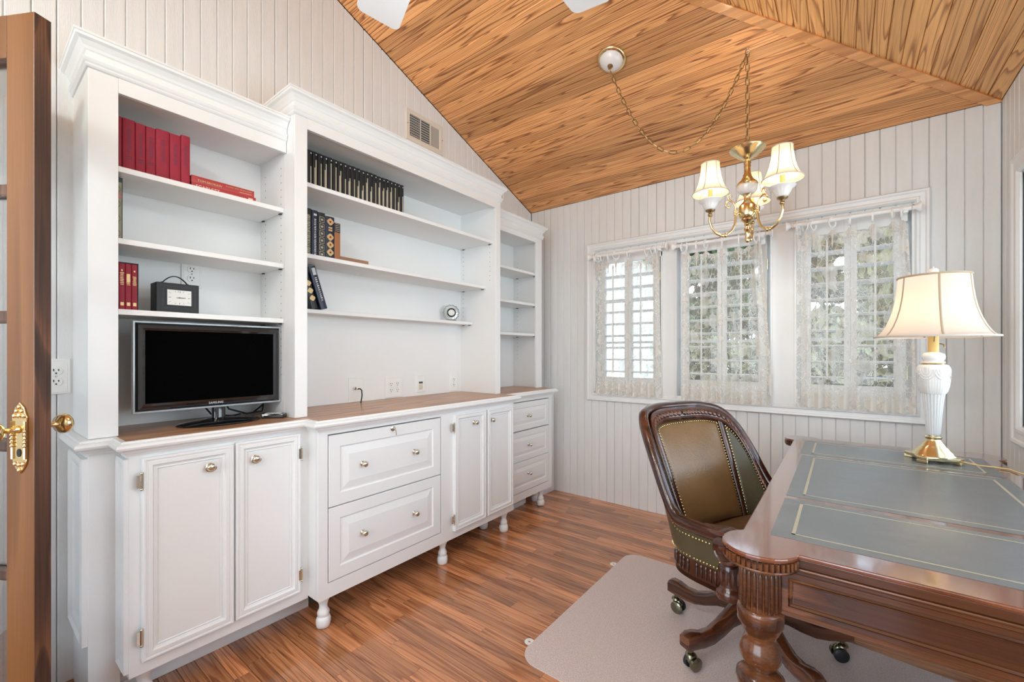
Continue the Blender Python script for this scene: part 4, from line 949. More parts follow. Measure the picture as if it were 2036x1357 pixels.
# second row
ZS3 = 1.6625
book(0.222, 1.012, ZS3, 0.034, 0.226, 0.15, 'dark_green_cloth', 'dark book with dense faded script against the bookcase post', deco=[('pale_gold_print', scribble(0.012, 0.028, 0.01, 0.20, 26, R))], group='mixed books on the middle shelf')
book(0.222, 1.0475, ZS3, 0.030, 0.224, 0.15, 'navy_cloth', 'navy book with a white script title running down its spine', deco=[('silver_print', scribble(0.011, 0.021, 0.008, 0.186, 22, R) + [(0.009, 0.024, 0.198, 0.208)])], group='mixed books on the middle shelf')
dec = []
for i in range(6):
    z0 = 0.003 + i * 0.034; z1 = z0 + 0.028
    dec += [(0.007, 0.031, z0, z0 + 0.002), (0.007, 0.031, z1 - 0.002, z1), (0.007, 0.009, z0, z1), (0.029, 0.031, z0, z1), (0.014, 0.024, z0 + 0.009, z1 - 0.009)]
book(0.222, 1.0785, ZS3, 0.036, 0.221, 0.15, 'dark_green_cloth', 'dark book with six framed squares down its spine', deco=[('pale_gold_print', dec)], group='mixed books on the middle shelf')
bk = book(0.222, 1.1155, ZS3, 0.048, 0.212, 0.15, 'navy_cloth', 'wide navy book with golden blossom medallions on its spine', group='mixed books on the middle shelf')
def medallion(parent, y, z, fn, s=1.0):
    m_ = MB(); m_.lathe([(0.0155 * s, 0), (0.0155 * s, 0.0006), (0.0003, 0.0008)], (0, 0, 0), 24, mod=lambda a, i: 1 + 0.10 * math.cos(4 * a), fn=lambda a, b, w: fn(y + a, z + b, w)); md = m_.build('medallion', 'gold_print', parent)
    m_ = MB(); m_.lathe([(0.005 * s, 0.0008), (0.005 * s, 0.0015), (0.0003, 0.0015)], (0, 0, 0), 12, fn=lambda a, b, w: fn(y + a, z + b, w)); m_.build('medallion_centre', 'red_cloth_dark', md)
mf = lambda a, b, w: (0.2232 + w, 1.1155 + a, ZS3 + b)
for z in (0.186, 0.110, 0.072, 0.034): medallion(bk, 0.024, z, mf, 1.05)
for a, b in ((0.140, 0.148), (0.152, 0.160)): MB().box(0.2228, 0.2238, 1.130, 1.150, ZS3 + a, ZS3 + b).build('title', 'gold_print', bk)
bk = book(0.222, 1.1645, ZS3, 0.031, 0.190, 0.15, 'tan_cloth', 'tan book with a banded black head at the end of the row', group='mixed books on the middle shelf', deco=[('black_cloth', [(0.0, 0.031, 0.142, 0.188)])])
for k in range(5): MB().box(0.2216, 0.2224, 1.168, 1.190, ZS3 + 0.148 + k * 0.009, ZS3 + 0.1505 + k * 0.009).build('spine_stripe', 'pale_gold_print', bk)
book(0.218, 1.198, ZS3, 0.005, 0.182, 0.14, 'black_cloth', 'thin black book lying under the brown box-like book', lying=True)
book(0.215, 1.198, ZS3 + 0.0052, 0.023, 0.166, 0.14, 'brown_paper', 'brown book lying flat beside the tan book', lying=True, roundness=0.1)
# leaning pair on the lowest shelf of the wide bookcase
ZS4 = 1.4165
bk = book(0.128, 1.145, ZS4 + 0.0008, 0.036, 0.222, 0.10, 'navy_cloth', 'thick dark blue book leaning with a silvery title', rot=math.radians(17.5), deco=[('silver_print', [(0.012, 0.030, 0.176, 0.212)] + scribble(0.014, 0.026, 0.045, 0.170, 12, R))], group='leaning books on the lowest shelf')
bk2 = book(0.120, 1.1005, ZS4 + 0.0008, 0.034, 0.180, 0.09, 'black_cloth', 'black book with golden blossom medallions, leaning behind the blue one', rot=math.radians(16), group='leaning books on the lowest shelf')
for z in (0.130, 0.092, 0.054): 
    m_ = MB(); m_.lathe([(0.0135, 0), (0.0135, 0.0006), (0.0003, 0.0008)], (0, 0, 0), 24, mod=lambda a, i: 1 + 0.10 * math.cos(4 * a), fn=lambda a, b, w: (w, 0.018 + a, z + b)); m_.build('medallion', 'gold_print', bk2, local=True)

# ---- clock with carrying handle
ck = empty('handle_clock', (0.16, 0.5285, 1.3505), label='black leather box clock with a carrying handle and square dial', cat='clock')
MB().box(0.125, 0.203, 0.461, 0.596, 1.352, 1.466).build('case', 'black_leather', ck, bevel=0.002)
MB().box(0.2025, 0.2045, 0.490, 0.574, 1.378, 1.444).build('dial_frame', 'black_cloth', ck, bevel=0.0008)
dl = MB().box(0.2042, 0.2050, 0.494, 0.570, 1.382, 1.440).build('dial', 'clock_face', ck)
m_ = MB(); cy, cz = 0.532, 1.411
for hh in range(12):
    a = hh * PI / 6; dx, dz = math.sin(a), math.cos(a); k = min(0.034 / max(abs(dx), 1e-6), 0.025 / max(abs(dz), 1e-6)); k0 = k * 0.78
    p0_ = (cy + dx * k0, cz + dz * k0); p1_ = (cy + dx * k, cz + dz * k); nx_, nz_ = -dz * 0.0008, dx * 0.0008
    if hh: m_.add([(0.2053, p0_[0] - nx_, p0_[1] + nz_), (0.2053, p0_[0] + nx_, p0_[1] - nz_), (0.2053, p1_[0] + nx_, p1_[1] - nz_), (0.2053, p1_[0] - nx_, p1_[1] + nz_)], [(0, 1, 2, 3)])
m_.build('hour_marks', 'black_cloth', dl, solid=0.0003)
text('12', 'numeral', 'black_cloth', dl, 0.007, lambda u, v, w: (0.2051 + w, cy - 0.004 + u, 1.431 + v))
m_ = MB(); m_.box(0.2056, 0.2060, cy - 0.004, cy + 0.020, cz - 0.001, cz + 0.001); m_.box(0.2061, 0.2064, cy - 0.010, cy + 0.013, cz - 0.0016, cz + 0.0004); m_.sphere((0.206, cy, cz), 0.0024, 8, 4, (0.4, 1, 1)); m_.build('hands', 'dark_iron', ck)
m_ = MB(); hp = [(0.168, 0.486 + 0.082 * t, 1.466 + 0.031 * math.sin(PI * t) ** 0.8) for t in [i / 16 for i in range(17)]]
m_.tube(hp, 0.0055, 8, flat=0.35); m_.build('handle', 'black_leather', ck, smooth=True)
for yy in (0.486, 0.568): MB().sphere((0.168, yy, 1.468), 0.005, 8, 5).build('handle_stud', 'dark_iron', ck, smooth=True)
m_ = MB()
for i in range(12):
    for zz in (1.370, 1.452): m_.box(0.2028, 0.2034, 0.484 + i * 0.0085, 0.489 + i * 0.0085, zz, zz + 0.002)
for i in range(8):
    for yy in (0.480, 0.582): m_.box(0.2028, 0.2034, yy, yy + 0.002, 1.376 + i * 0.0088, 1.381 + i * 0.0088)
m_.build('stitching', 'dark_iron', ck)
# ---- little glass clock
gc = empty('glass_clock', (0.085, 2.105, ZS4), label='little round clock set in cut glass on the lowest wide shelf', cat='clock')
fa = math.radians(-38)
def gf(a, b, w): return (0.085 + a * math.sin(-fa) * -1 * 0 + w * math.cos(fa) - a * math.sin(fa), 2.105 + a * math.cos(fa) + w * math.sin(fa), 1.4745 + b)
m_ = MB(); m_.lathe([(0.052, -0.009), (0.055, -0.003), (0.055, 0.006), (0.046, 0.011), (0.033, 0.012)], (0, 0, 0), 28, mod=lambda a, i: 1 + 0.045 * math.cos(14 * a), fn=gf); m_.build('glass_body', 'clear_glass', gc)
m_ = MB(); m_.lathe([(0.022, 0.012), (0.030, 0.014), (0.031, 0.019), (0.027, 0.022), (0.022, 0.020)], (0, 0, 0), 28, fn=gf, cap=False); m_.build('bezel', 'tv_black', gc, smooth=True)
m_ = MB(); m_.lathe([(0.0225, 0.014), (0.0225, 0.017), (0.0003, 0.017)], (0, 0, 0), 24, fn=gf); m_.build('dial', 'clock_face', gc)
MB().box(0.060, 0.110, 2.080, 2.130, ZS4, ZS4 + 0.010).build('foot', 'clear_glass', gc)

# ---- television
tv = empty('television', (0.22, 0.645, CT), label='flat black television with a clear outer edge on the worktop', cat='television')
TY0, TY1, TZ0, TZ1, TX = 0.387, 0.897, 0.978, 1.314, 0.236
fr = MB(); fr.sweep([(TY0, TZ0), (TY1, TZ0), (TY1, TZ1), (TY0, TZ1)], [(0, -0.02), (0, -0.002), (-0.002, 0.0), (-0.006, 0.0), (-0.008, -0.004), (-0.008, -0.02)], fn=lambda a, b, c: (TX + c, a, b), closed=True); fr.build('clear_edge', 'tv_edge', tv)
fr = MB(); fr.sweep([(TY0 + 0.008, TZ0 + 0.008), (TY1 - 0.008, TZ0 + 0.008), (TY1 - 0.008, TZ1 - 0.008), (TY0 + 0.008, TZ1 - 0.008)], [(0, -0.02), (0, -0.001), (-0.006, 0.006), (-0.018, 0.008), (-0.026, 0.003), (-0.028, -0.004), (-0.028, -0.02)], fn=lambda a, b, c: (TX + c, a, b), closed=True); fr.build('bezel', 'tv_black', tv)
MB().box(TX - 0.012, TX - 0.003, TY0 + 0.03, TY1 - 0.03, TZ0 + 0.03, TZ1 - 0.03).build('screen', 'tv_screen', tv)
MB().rings(TY0 + 0.004, TY1 - 0.004, TZ0 + 0.004, TZ1 - 0.004, [(0, 0.016), (0, 0.030), (0.03, 0.055), (0.05, 0.060)], lambda y, z, d: (TX - d, y, z)).build('rear_housing', 'tv_black', tv)
text('SAMSUNG', 'lettering', 'silver_print', tv, 0.0085, lambda u, v, w: (TX + 0.0075 + w, 0.6175 + u, TZ0 + 0.0165 + v), width=0.050)
m_ = MB(); m_.lathe([(0.028, CT + 0.012), (0.024, CT + 0.025), (0.024, TZ0 + 0.012)], (0, 0, 0), 18, fn=lambda x, y, z: (0.215 + x * 0.8, 0.660 + y, z)); m_.build('neck', 'tv_black', tv, smooth=True)
m_ = MB(); m_.lathe([(0.145, 0.0015), (0.149, 0.006), (0.140, 0.011), (0.085, 0.019), (0.030, 0.024), (0.0003, 0.024)], (0, 0, 0), 40, fn=lambda x, y, z: (0.235 + x * 0.62, 0.660 + y, CT + z)); m_.build('stand_base', 'tv_black', tv, smooth=True)
# cables behind, remote in front
m_ = MB(); m_.tube([(0.10, 0.70, 1.02), (0.09, 0.74, 0.95), (0.12, 0.80, 0.925), (0.16, 0.85, 0.935), (0.11, 0.875, 0.96), (0.05, 0.87, 0.93), (0.04, 0.86, 0.918)], 0.004, 8)
m_.tube([(0.12, 0.62, 1.0), (0.13, 0.66, 0.94), (0.10, 0.75, 0.918), (0.05, 0.80, 0.918)], 0.0035, 8)
tag(m_.build('power_cable', 'black_cloth', None, smooth=True), 'tangled black cables behind the television stand', 'cable')
rc = empty('remote_control', (0.275, 0.868, CT), label='black remote control on the worktop beside the television stand', cat='remote'); rc.rotation_euler = (0, 0, math.radians(-42))
MB().box(-0.024, 0.024, -0.062, 0.030, 0.0012, 0.020).build('body', 'tv_black', rc, local=True, bevel=0.005)
for i in range(3):
    for j in range(5): MB().box(-0.016 + i * 0.012, -0.009 + i * 0.012, -0.050 + j * 0.014, -0.042 + j * 0.014, 0.0195, 0.0218).build('button', 'red_jacket' if (i, j) == (0, 4) else 'silver_print', rc, local=True)

# ================================================================ GLAZED DOOR STANDING OPEN AT THE LEFT
DW = 0.72
ang = math.atan2(0.489, 0.872)
dr = empty('door_1', (0.684 - 0.872 * DW, 0.118 - 0.489 * DW, 0.0), rz=ang, kind='structure')
# local: x along the leaf (0 hinge .. DW latch), y: 0 = face turned to the room/camera (-y side), body to +0.035
TH = 0.035; ZT = 2.03
def stile(x0, x1, nm):
    return MB().box(x0, x1, 0.0, TH, 0.008, ZT).build(nm, ['door_wood'], dr, local=True, bevel=0.002)
stile(DW - 0.083, DW - 0.0006, 'stile'); stile(0, 0.083, 'stile')
MB().box(DW - 0.0006, DW, 0.001, TH - 0.001, 0.009, ZT - 0.001).build('latch_edge', 'door_edge_wood', dr, local=True)
MB().box(0.083, DW - 0.083, 0.0, TH, 1.925, ZT).build('rail', 'door_wood', dr, local=True, bevel=0.001)
MB().box(0.083, DW - 0.083, 0.0, TH, 0.008, 0.21).build('rail', 'door_wood', dr, local=True, bevel=0.001)
lz = [0.21, 0.332, 0.648, 0.968, 1.288, 1.602, 1.925]
for z in lz[1:-1]: MB().rings(0.083, DW - 0.083, z - 0.015, z + 0.015, [(0, -0.006), (0, 0.010), (0.006, 0.012)], lambda a, b, d: (a, TH / 2 - d, b)).build('glazing_bar', 'door_edge_wood', dr, local=True)
xm = DW / 2
for j in range(len(lz) - 1):
    z0, z1 = lz[j] + (0.015 if j else 0), lz[j + 1] - (0.015 if j < len(lz) - 2 else 0)
    for a, b in ((0.083, xm - 0.012), (xm + 0.012, DW - 0.083)): MB().box(a, b, TH / 2 - 0.0015, TH / 2 + 0.0015, z0, z1).build('pane', 'door_glass', dr, local=True)
MB().box(xm - 0.012, xm + 0.012, 0.006, TH - 0.006, 0.21, 1.925).build('glazing_bar', 'door_wood', dr, local=True)
# ornate brass lock plate and knobs
pc = DW - 0.0385
for sg, y0 in ((-1, 0.0), (1, TH)):
    pts = [(-0.021, -0.055), (-0.021, 0.040), (-0.023, 0.052), (-0.017, 0.062), (-0.013, 0.076), (0, 0.088), (0.013, 0.076), (0.017, 0.062), (0.023, 0.052), (0.021, 0.040), (0.021, -0.055), (0.017, -0.066), (0.010, -0.076), (0, -0.086), (-0.010, -0.076), (-0.017, -0.066)]
    m_ = MB(); m_.poly_prism(pts, lambda u, v, w: (pc + u, y0 + sg * w, 0.99 + v), 0.0, 0.004)
    pl = m_.build('lock_plate', 'brass', dr, local=True, bevel=0.0012)
    m_ = MB()
    for s2 in (-1, 1): m_.tube([(pc + s2 * 0.0185, y0 + sg * 0.005, 0.99 - 0.050), (pc + s2 * 0.0185, y0 + sg * 0.005, 0.99 + 0.042)], 0.0034, 6)
    for k in range(5): m_.sphere((pc + 0.0185, y0 + sg * 0.006, 0.99 - 0.018 + k * 0.009), 0.0048, 7, 4); m_.sphere((pc - 0.0185, y0 + sg * 0.006, 0.99 - 0.018 + k * 0.009), 0.0048, 7, 4)
    for (u, v, r) in ((-0.014, 0.055, 0.006), (0, 0.056, 0.007), (0.014, 0.055, 0.006), (-0.008, 0.067, 0.0055), (0.008, 0.067, 0.0055), (0, 0.077, 0.006), (-0.012, -0.062, 0.006), (0.012, -0.062, 0.006), (0, -0.064, 0.006), (0, -0.077, 0.006)): m_.sphere((pc + u, y0 + sg * 0.005, 0.99 + v), r, 8, 5, (1, 0.6, 1))
    m_.build('relief', 'brass', pl, local=True, smooth=True)
    m_ = MB(); m_.lathe([(0.0095, 0), (0.0085, 0.006), (0.0065, 0.010), (0.0065, 0.028), (0.011, 0.034), (0.021, 0.038), (0.026, 0.046), (0.026, 0.053), (0.020, 0.060), (0.0003, 0.062)], (0, 0, 0), 24, fn=lambda a, b, w: (pc - 0.001 + a, y0 + sg * (0.004 + w), 1.012 + b))
    m_.build('door_knob', 'brass', pl, local=True, smooth=True)
    m_ = MB(); m_.lathe([(0.006, 0.0), (0.006, 0.0016), (0.0003, 0.0016)], (0, 0, 0), 10, fn=lambda a, b, w: (pc + a, y0 + sg * (0.0038 + w), 0.955 + b * 1.7)); m_.build('keyhole', 'black_slot', pl, local=True)
# wooden jamb the leaf hangs on
MB().box(0.0, 0.04, -0.40, -0.245, 0.0, 2.12).build('trim_3', 'door_wood', kind='structure', bevel=0.002)

# ================================================================ WALL SCONCE BEHIND THE DOOR
sc_ = empty('wall_sconce', (0.0, 0.07, 1.80), label='wall sconce with a wide frosted glass bell behind the open door', cat='wall lamp')
q = (0.215, 0.035)
MB().lathe([(0.022, 1.93), (0.035, 1.950), (0.060, 1.985), (0.092, 2.02), (0.125, 2.058), (0.142, 2.085), (0.140, 2.087), (0.122, 2.062), (0.088, 2.026), (0.056, 1.990), (0.031, 1.956), (0.018, 1.938)], (q[0], q[1], 0), 40, cap=False).build('glass_bell', 'frosted_glass', sc_, smooth=True)
MB().lathe([(0.004, 1.66), (0.012, 1.67), (0.026, 1.70), (0.016, 1.725), (0.03, 1.75), (0.045, 1.78), (0.03, 1.80), (0.022, 1.84), (0.036, 1.86), (0.036, 1.875), (0.022, 1.89), (0.022, 1.93), (0.030, 1.938)], (q[0], q[1], 0), 24).build('stem', 'brass', sc_, smooth=True)
MB().tube([(0.02, 0.035, 1.74), (0.08, 0.035, 1.69), (0.14, 0.035, 1.70), (0.192, 0.035, 1.78)], 0.007, 8).build('arm', 'brass', sc_, smooth=True)
MB().lathe([(0.05, 0), (0.05, 0.008), (0.03, 0.018), (0.0003, 0.02)], (0, 0, 0), 24, fn=lambda a, b, w: (0.0 + w, 0.035 + a, 1.74 + b)).build('back_plate', 'brass', sc_, smooth=True)

# ================================================================ CHAIR MAT
mt_ = MB()
def rr_pts(x0, x1, y0, y1, r, n=6):
    P = []
    for cx, cy, a in ((x1 - r, y0 + r, -90), (x1 - r, y1 - r, 0), (x0 + r, y1 - r, 90), (x0 + r, y0 + r, 180)):
        for k in range(n + 1): t = math.radians(a + 90 * k / n); P.append((cx + r * math.cos(t), cy + r * math.sin(t)))
    return P
pts = [(2.22, 1.345), (2.22, 1.50), (2.24, 1.55), (2.62, 1.555), (2.66, 1.58), (2.68, 1.62), (2.68, 2.15), (2.66, 2.19), (2.62, 2.215), (2.24, 2.255), (2.22, 2.29), (2.22, 2.41), (2.205, 2.445), (2.17, 2.46)]
L_ = []
for cx, cy, a in ((1.225 + 0.075, 2.46 - 0.075, 90), (1.225 + 0.085, 1.345 + 0.085, 180)):
    for k in range(9): t = math.radians(a + 90 * k / 8); r = 0.075 if a == 90 else 0.085; L_.append((cx + r * math.cos(t), cy + r * math.sin(t)))
pts = pts + L_
cm = empty('chair_mat', (1.8, 1.9, 0.0), label='frosted plastic chair mat on the oak floor under desk and chair', cat='chair mat')
MB().poly_prism(pts, lambda u, v, w: (u, v, w), 0.0006, 0.0042).build('sheet', 'mat_vinyl', cm, bevel=0.001)
for ty, tx in ((2.275, 1.213), (1.452, 1.213)):
    m_ = MB(); m_.lathe([(0.006, 0.0006), (0.020, 0.0006), (0.020, 0.003), (0.006, 0.003), (0.006, 0.0006)], (tx, ty, 0), 18, cap=False, fn=lambda x, y, z: (tx + (x - tx) * 1.0, y, z)); m_.build('tab', 'plate_white', cm)

# ================================================================ DESK
dk = empty('writing_desk', (2.39, 1.88, 0.0), label='mahogany writing desk with a three-panel dark leather top and round corners', cat='desk')
DX0, DX1, DY0, DY1, DZ = 2.046, 2.738, 1.104, 2.655, 0.765
CR = 0.078
cor = [(2.092, 1.120), (2.692, 1.120), (2.692, 2.625), (2.080, 2.618)]
def lobe(cx, cy, ax, ay, n=22):
    """outline of the corner lobe: from edge direction to edge direction around the outside"""
    P = []
    for k in range(n + 1): P.append((cx + CR * math.cos(ax + (ay - ax) * k / n), cy + CR * math.sin(ax + (ay - ax) * k / n)))
    return P
def outline(g=0.0):
    P = []
    D = math.degrees
    r = CR + g
    def arc(cx, cy, a0, a1, n=22): return [(cx + r * math.cos(math.radians(a0 + (a1 - a0) * k / n)), cy + r * math.sin(math.radians(a0 + (a1 - a0) * k / n))) for k in range(n + 1)]
    # start on near side, going counter-clockwise seen from above
    def aa(v): return math.degrees(math.asin(max(-1, min(1, v / r))))
    P += arc(cor[1][0], cor[1][1], -180 - aa(DY0 - g - cor[1][1]) - 0, 0 + math.degrees(math.acos((DX1 + g - cor[1][0]) / r)))
    P += arc(cor[2][0], cor[2][1], -math.degrees(math.acos((DX1 + g - cor[2][0]) / r)), 180 - aa(DY1 + g - cor[2][1]))
    P += arc(cor[3][0], cor[3][1], aa(DY1 + g - cor[3][1]), 180 + math.degrees(math.acos((cor[3][0] - DX0 + g) / r)))
    P += arc(cor[0][0], cor[0][1], 180 - math.degrees(math.acos((cor[0][0] - DX0 + g) / r)), 360 + aa(DY0 - g - cor[0][1]))
    return P
ol = outline()
MB().poly_prism(ol, lambda u, v, w: (u, v, w), DZ - 0.010, DZ).build('top', 'mahogany_top', dk, bevel=0.003)
MB().poly_prism(outline(-0.006), lambda u, v, w: (u, v, w), DZ - 0.030, DZ - 0.0102).build('top_edge', 'mahogany', dk, bevel=0.002)
MB().poly_prism(outline(-0.002), lambda u, v, w: (u, v, w), DZ - 0.036, DZ - 0.0302).build('top_moulding', 'mahogany', dk, bevel=0.002)
# carved ribs on the rounded corners
for ci, (cx, cy) in enumerate(cor):
    a0 = (90, 175), (-170, 0), (-90, 90), (0, 180)
    rng = [(95, 350), (190, 440), (-80, 170), (10, 260)][ci]
    m_ = MB(); n = 30
    for k in range(n):
        a = math.radians(rng[0] + (rng[1] - rng[0]) * (k + 0.5) / n); x = cx + (CR - 0.004) * math.cos(a); y = cy + (CR - 0.004) * math.sin(a)
        if DX0 + 0.004 < x < DX1 - 0.004 and DY0 + 0.004 < y < DY1 - 0.004: continue
        m_.tube([(x, y, DZ - 0.029), (x, y, DZ - 0.012)], 0.0042, 6)
    m_.build('corner_gadroon', 'mahogany', dk, smooth=True)
# leather panels with gold tooling
LXa, LXb = 2.104, 2.690
for (a, b) in ((1.190, 1.512), (1.546, 2.190), (2.222, 2.556)):
    xa = LXa - 0.010 * (a > 2); le = MB().box(xa, LXb, a, b, DZ - 0.002, DZ + 0.0012).build('leather_panel', 'leather_top', dk)
    g = 0.040; w = 0.0072; m_ = MB(); zt = DZ + 0.0017
    xo0, xo1, yo0, yo1 = xa + g, LXb - g, a + g * 0.75, b - g * 0.75
    for (p_, q_, r_, s_2) in ((xo0, xo1, yo0, yo0 + w * 0.6), (xo0, xo1, yo1 - w * 0.6, yo1), (xo0, xo0 + w, yo0, yo1), (xo1 - w, xo1, yo0, yo1)): m_.box(p_, q_, r_, s_2, DZ + 0.0011, zt)
    m_.build('gold_tooling', 'gold_tooling', le)
# aprons with sunk panels and moulded frames
def apron(name, fn, u0, u1, z0, z1, cuts):
    a = MB(); a.rings(u0, u1, z0, z1, [(0, -0.02), (0, 0.0), (0.001, 0.001)], fn); p_ = a.build(name, 'mahogany', dk)
    m_ = MB(); m_.add([], [])
    for (c0, c1) in cuts:
        d = MB().rings(c0, c1, z0 + 0.016, z1 - 0.012, [(0, 0.0), (0.0, 0.003), (0.0035, 0.006), (0.007, 0.003), (0.009, -0.0), (0.010, 0.0018)], fn).build('drawer_panel', 'mahogany', p_, smooth=False)
    b = MB(); b.rings(u0, u1, z1, z1 + 0.010, [(0, -0.01), (0, 0.003), (0.002, 0.005)], fn); b.build('moulding', 'mahogany', p_)
    b = MB(); b.rings(u0, u1, z0 - 0.006, z0 + 0.004, [(0, -0.01), (0, 0.002), (0.002, 0.004)], fn); b.build('moulding', 'mahogany', p_)
    return p_
AZ0, AZ1 = 0.628, 0.719
apron('apron', lambda u, v, d: (u, 1.116 - d, v), 2.118, 2.665, AZ0, AZ1, [(2.146, 2.640)])
apron('apron', lambda u, v, d: (u, 2.632 + d, v), 2.118, 2.665, AZ0, AZ1, [(2.146, 2.640)])
ap = apron('apron', lambda u, v, d: (2.062 - d, u, v), 1.155, 2.585, AZ0, AZ1, [(1.175, 1.60), (1.615, 2.135), (2.15, 2.565)])
ap2 = apron('apron', lambda u, v, d: (2.722 + d, u, v), 1.155, 2.585, AZ0, AZ1, [(1.175, 1.60), (1.615, 2.135), (2.15, 2.565)])
for yy in (1.30, 1.48, 1.87, 2.25, 2.46):
    k = MB(); pts = [(2.056 - 0.012 - 0.004 * math.sin(PI * t), yy - 0.03 + 0.06 * t, 0.675 - 0.014 * math.sin(PI * t)) for t in [i / 8 for i in range(9)]]; k.tube(pts, 0.003, 6); k.build('drawer_pull', 'antique_brass', ap, smooth=True)
# turned legs
LEG = [(0.045, 0.729), (0.045, 0.722), (0.0425, 0.715)]
low = [(0.0445, 0.622), (0.0465, 0.618), (0.0475, 0.609), (0.0465, 0.596), (0.047, 0.590), (0.0425, 0.585), (0.040, 0.575), (0.033, 0.562), (0.0305, 0.553), (0.036, 0.542), (0.0425, 0.526), (0.0425, 0.510), (0.036, 0.496), (0.026, 0.486), (0.024, 0.480), (0.040, 0.474), (0.049, 0.466), (0.050, 0.456), (0.046, 0.450), (0.047, 0.444), (0.044, 0.436), (0.036, 0.428), (0.030, 0.40), (0.033, 0.36), (0.030, 0.30), (0.024, 0.20), (0.021, 0.14), (0.028, 0.128), (0.034, 0.118), (0.028, 0.108), (0.022, 0.098), (0.024, 0.06), (0.030, 0.03), (0.028, 0.012), (0.02, 0.0045)]
for (cx, cy) in cor:
    lg = MB().lathe(list(reversed(LEG + [(0.0395, 0.714), (0.0395, 0.624)] + low)), (cx, cy, 0), 36).build('leg', 'mahogany', dk, smooth=True)
    m_ = MB(); n = 22
    for k in range(n):
        a = 2 * PI * k / n; x = cx + 0.0395 * math.cos(a); y = cy + 0.0395 * math.sin(a)
        m_.tube([(x, y, 0.6245), (x, y, 0.629), (x, y, 0.706), (x, y, 0.7115)], [0.0022, 0.0042, 0.0042, 0.0022], 8)
    m_.build('reeding', 'mahogany', lg, smooth=True)

# ================================================================ SWIVEL CHAIR
PH = math.radians(-23.6)
chx = empty('swivel_chair', (1.945, 1.973, 0.0042), rz=PH, label='barrel-back swivel armchair in tan leather and carved dark wood', cat='chair')
def smooth01(x): x = max(0, min(1, x)); return x * x * (3 - 2 * x)
def rail_f(a):
    f = 0.5 + 0.5 * math.cos(PI * max(0, min(1, (a - 0.207) / 0.271))); return 0.545 + 0.384 * f ** 0.573 + 0.010 - 0.024 * min(1, a / 0.207) ** 2 * (1 if a < 0.207 else f)
def rail_h(t):
    a = abs(t); return sum(rail_f(abs(a + q * 0.020)) for q in range(-3, 4)) / 7
def plan(t, z, off=0.0):
    """barrel shell plan: back at -u, arms run forward; wider and leaning back as it rises"""
    k = max(0, (z - 0.40) / 0.58); a = 0.30 + 0.06 * k; b = 0.158 + 0.047 * k; T = 0.60
    at = abs(t); s = 1 if t >= 0 else -1
    if at < T:
        th = at / T * PI / 2; e = 0.60
        cu, sv = max(math.cos(th), 1e-9) ** e, math.sin(th) ** e; u = -b * cu; v = a * sv
        nu, nv = -math.cos(th), math.sin(th)
    else:
        u = (at - T) / (1 - T) * 0.108; v = a - 0.010 * ((at - T) / (1 - T)); nu, nv = 0, 1
    lean = 0.183 * k ** 1.15 * (max(math.cos(min(at, T) / T * PI / 2), 1e-9) ** 0.7 if at < T else 0)
    return (u - lean + nu * off, s * (v + nv * off))
NS = 64; ZB = 0.425
def shell(off, zlo, ztop, t0=-1.0, t1=1.0, nu=NS, nv=14, bulge=0.0, thick=0.0):
    def f(i, j):
        t = t0 + (t1 - t0) * i; zt = ztop(t); z = zlo + (zt - zlo) * j
        bl = bulge * (math.sin(PI * min(1, max(0, i))) ** 0.45) * (math.sin(PI * min(1, max(0, j))) ** 0.45)
        x, y = plan(t, z, off - bl); return (x, y, z)
    return MB().grid(f, nu, nv)
shell(0.030, ZB, lambda t: rail_h(t) - 0.012).build('outer_back', 'leather_olive', chx, local=True, smooth=True)
shell(-0.004, ZB, lambda t: rail_h(t) - 0.010).build('inner_shell', 'chair_wood', chx, local=True, smooth=True)
# show-wood rail that sweeps from arm to arm
def railsec(t):
    z = rail_h(t); x, y = plan(t, z, 0.012); return Vector((x, y, z))
rail = MB(); P_ = []
nR = 150
vs = []; sec = [(-0.012, -0.014), (-0.016, 0.002), (-0.011, 0.013), (0.000, 0.019), (0.014, 0.019), (0.026, 0.009), (0.028, -0.008), (0.020, -0.024), (0.008, -0.030), (-0.006, -0.026)]
for i in range(nR + 1):
    t = -1 + 2 * i / nR; c = railsec(t); d = (railsec(min(1, t + 0.01)) - railsec(max(-1, t - 0.01))).normalized()
    x1, y1 = plan(t, c.z, 0.05); x0, y0 = plan(t, c.z, 0.0); o = Vector((x1 - x0, y1 - y0, 0)); o = (o - d * o.dot(d)).normalized(); u_ = d.cross(o); 
    if u_.z < 0: u_ = -u_
    vs += [c + o * a + u_ * b for a, b in sec]
ns_ = len(sec); fs = [(i * ns_ + k, (i + 1) * ns_ + k, (i + 1) * ns_ + (k + 1) % ns_, i * ns_ + (k + 1) % ns_) for i in range(nR) for k in range(ns_)] + [tuple(range(ns_)), tuple(reversed(range(nR * ns_, nR * ns_ + ns_)))]
rl_ = rail.add(vs, fs).build('top_rail', 'chair_wood', chx, local=True, smooth=True)
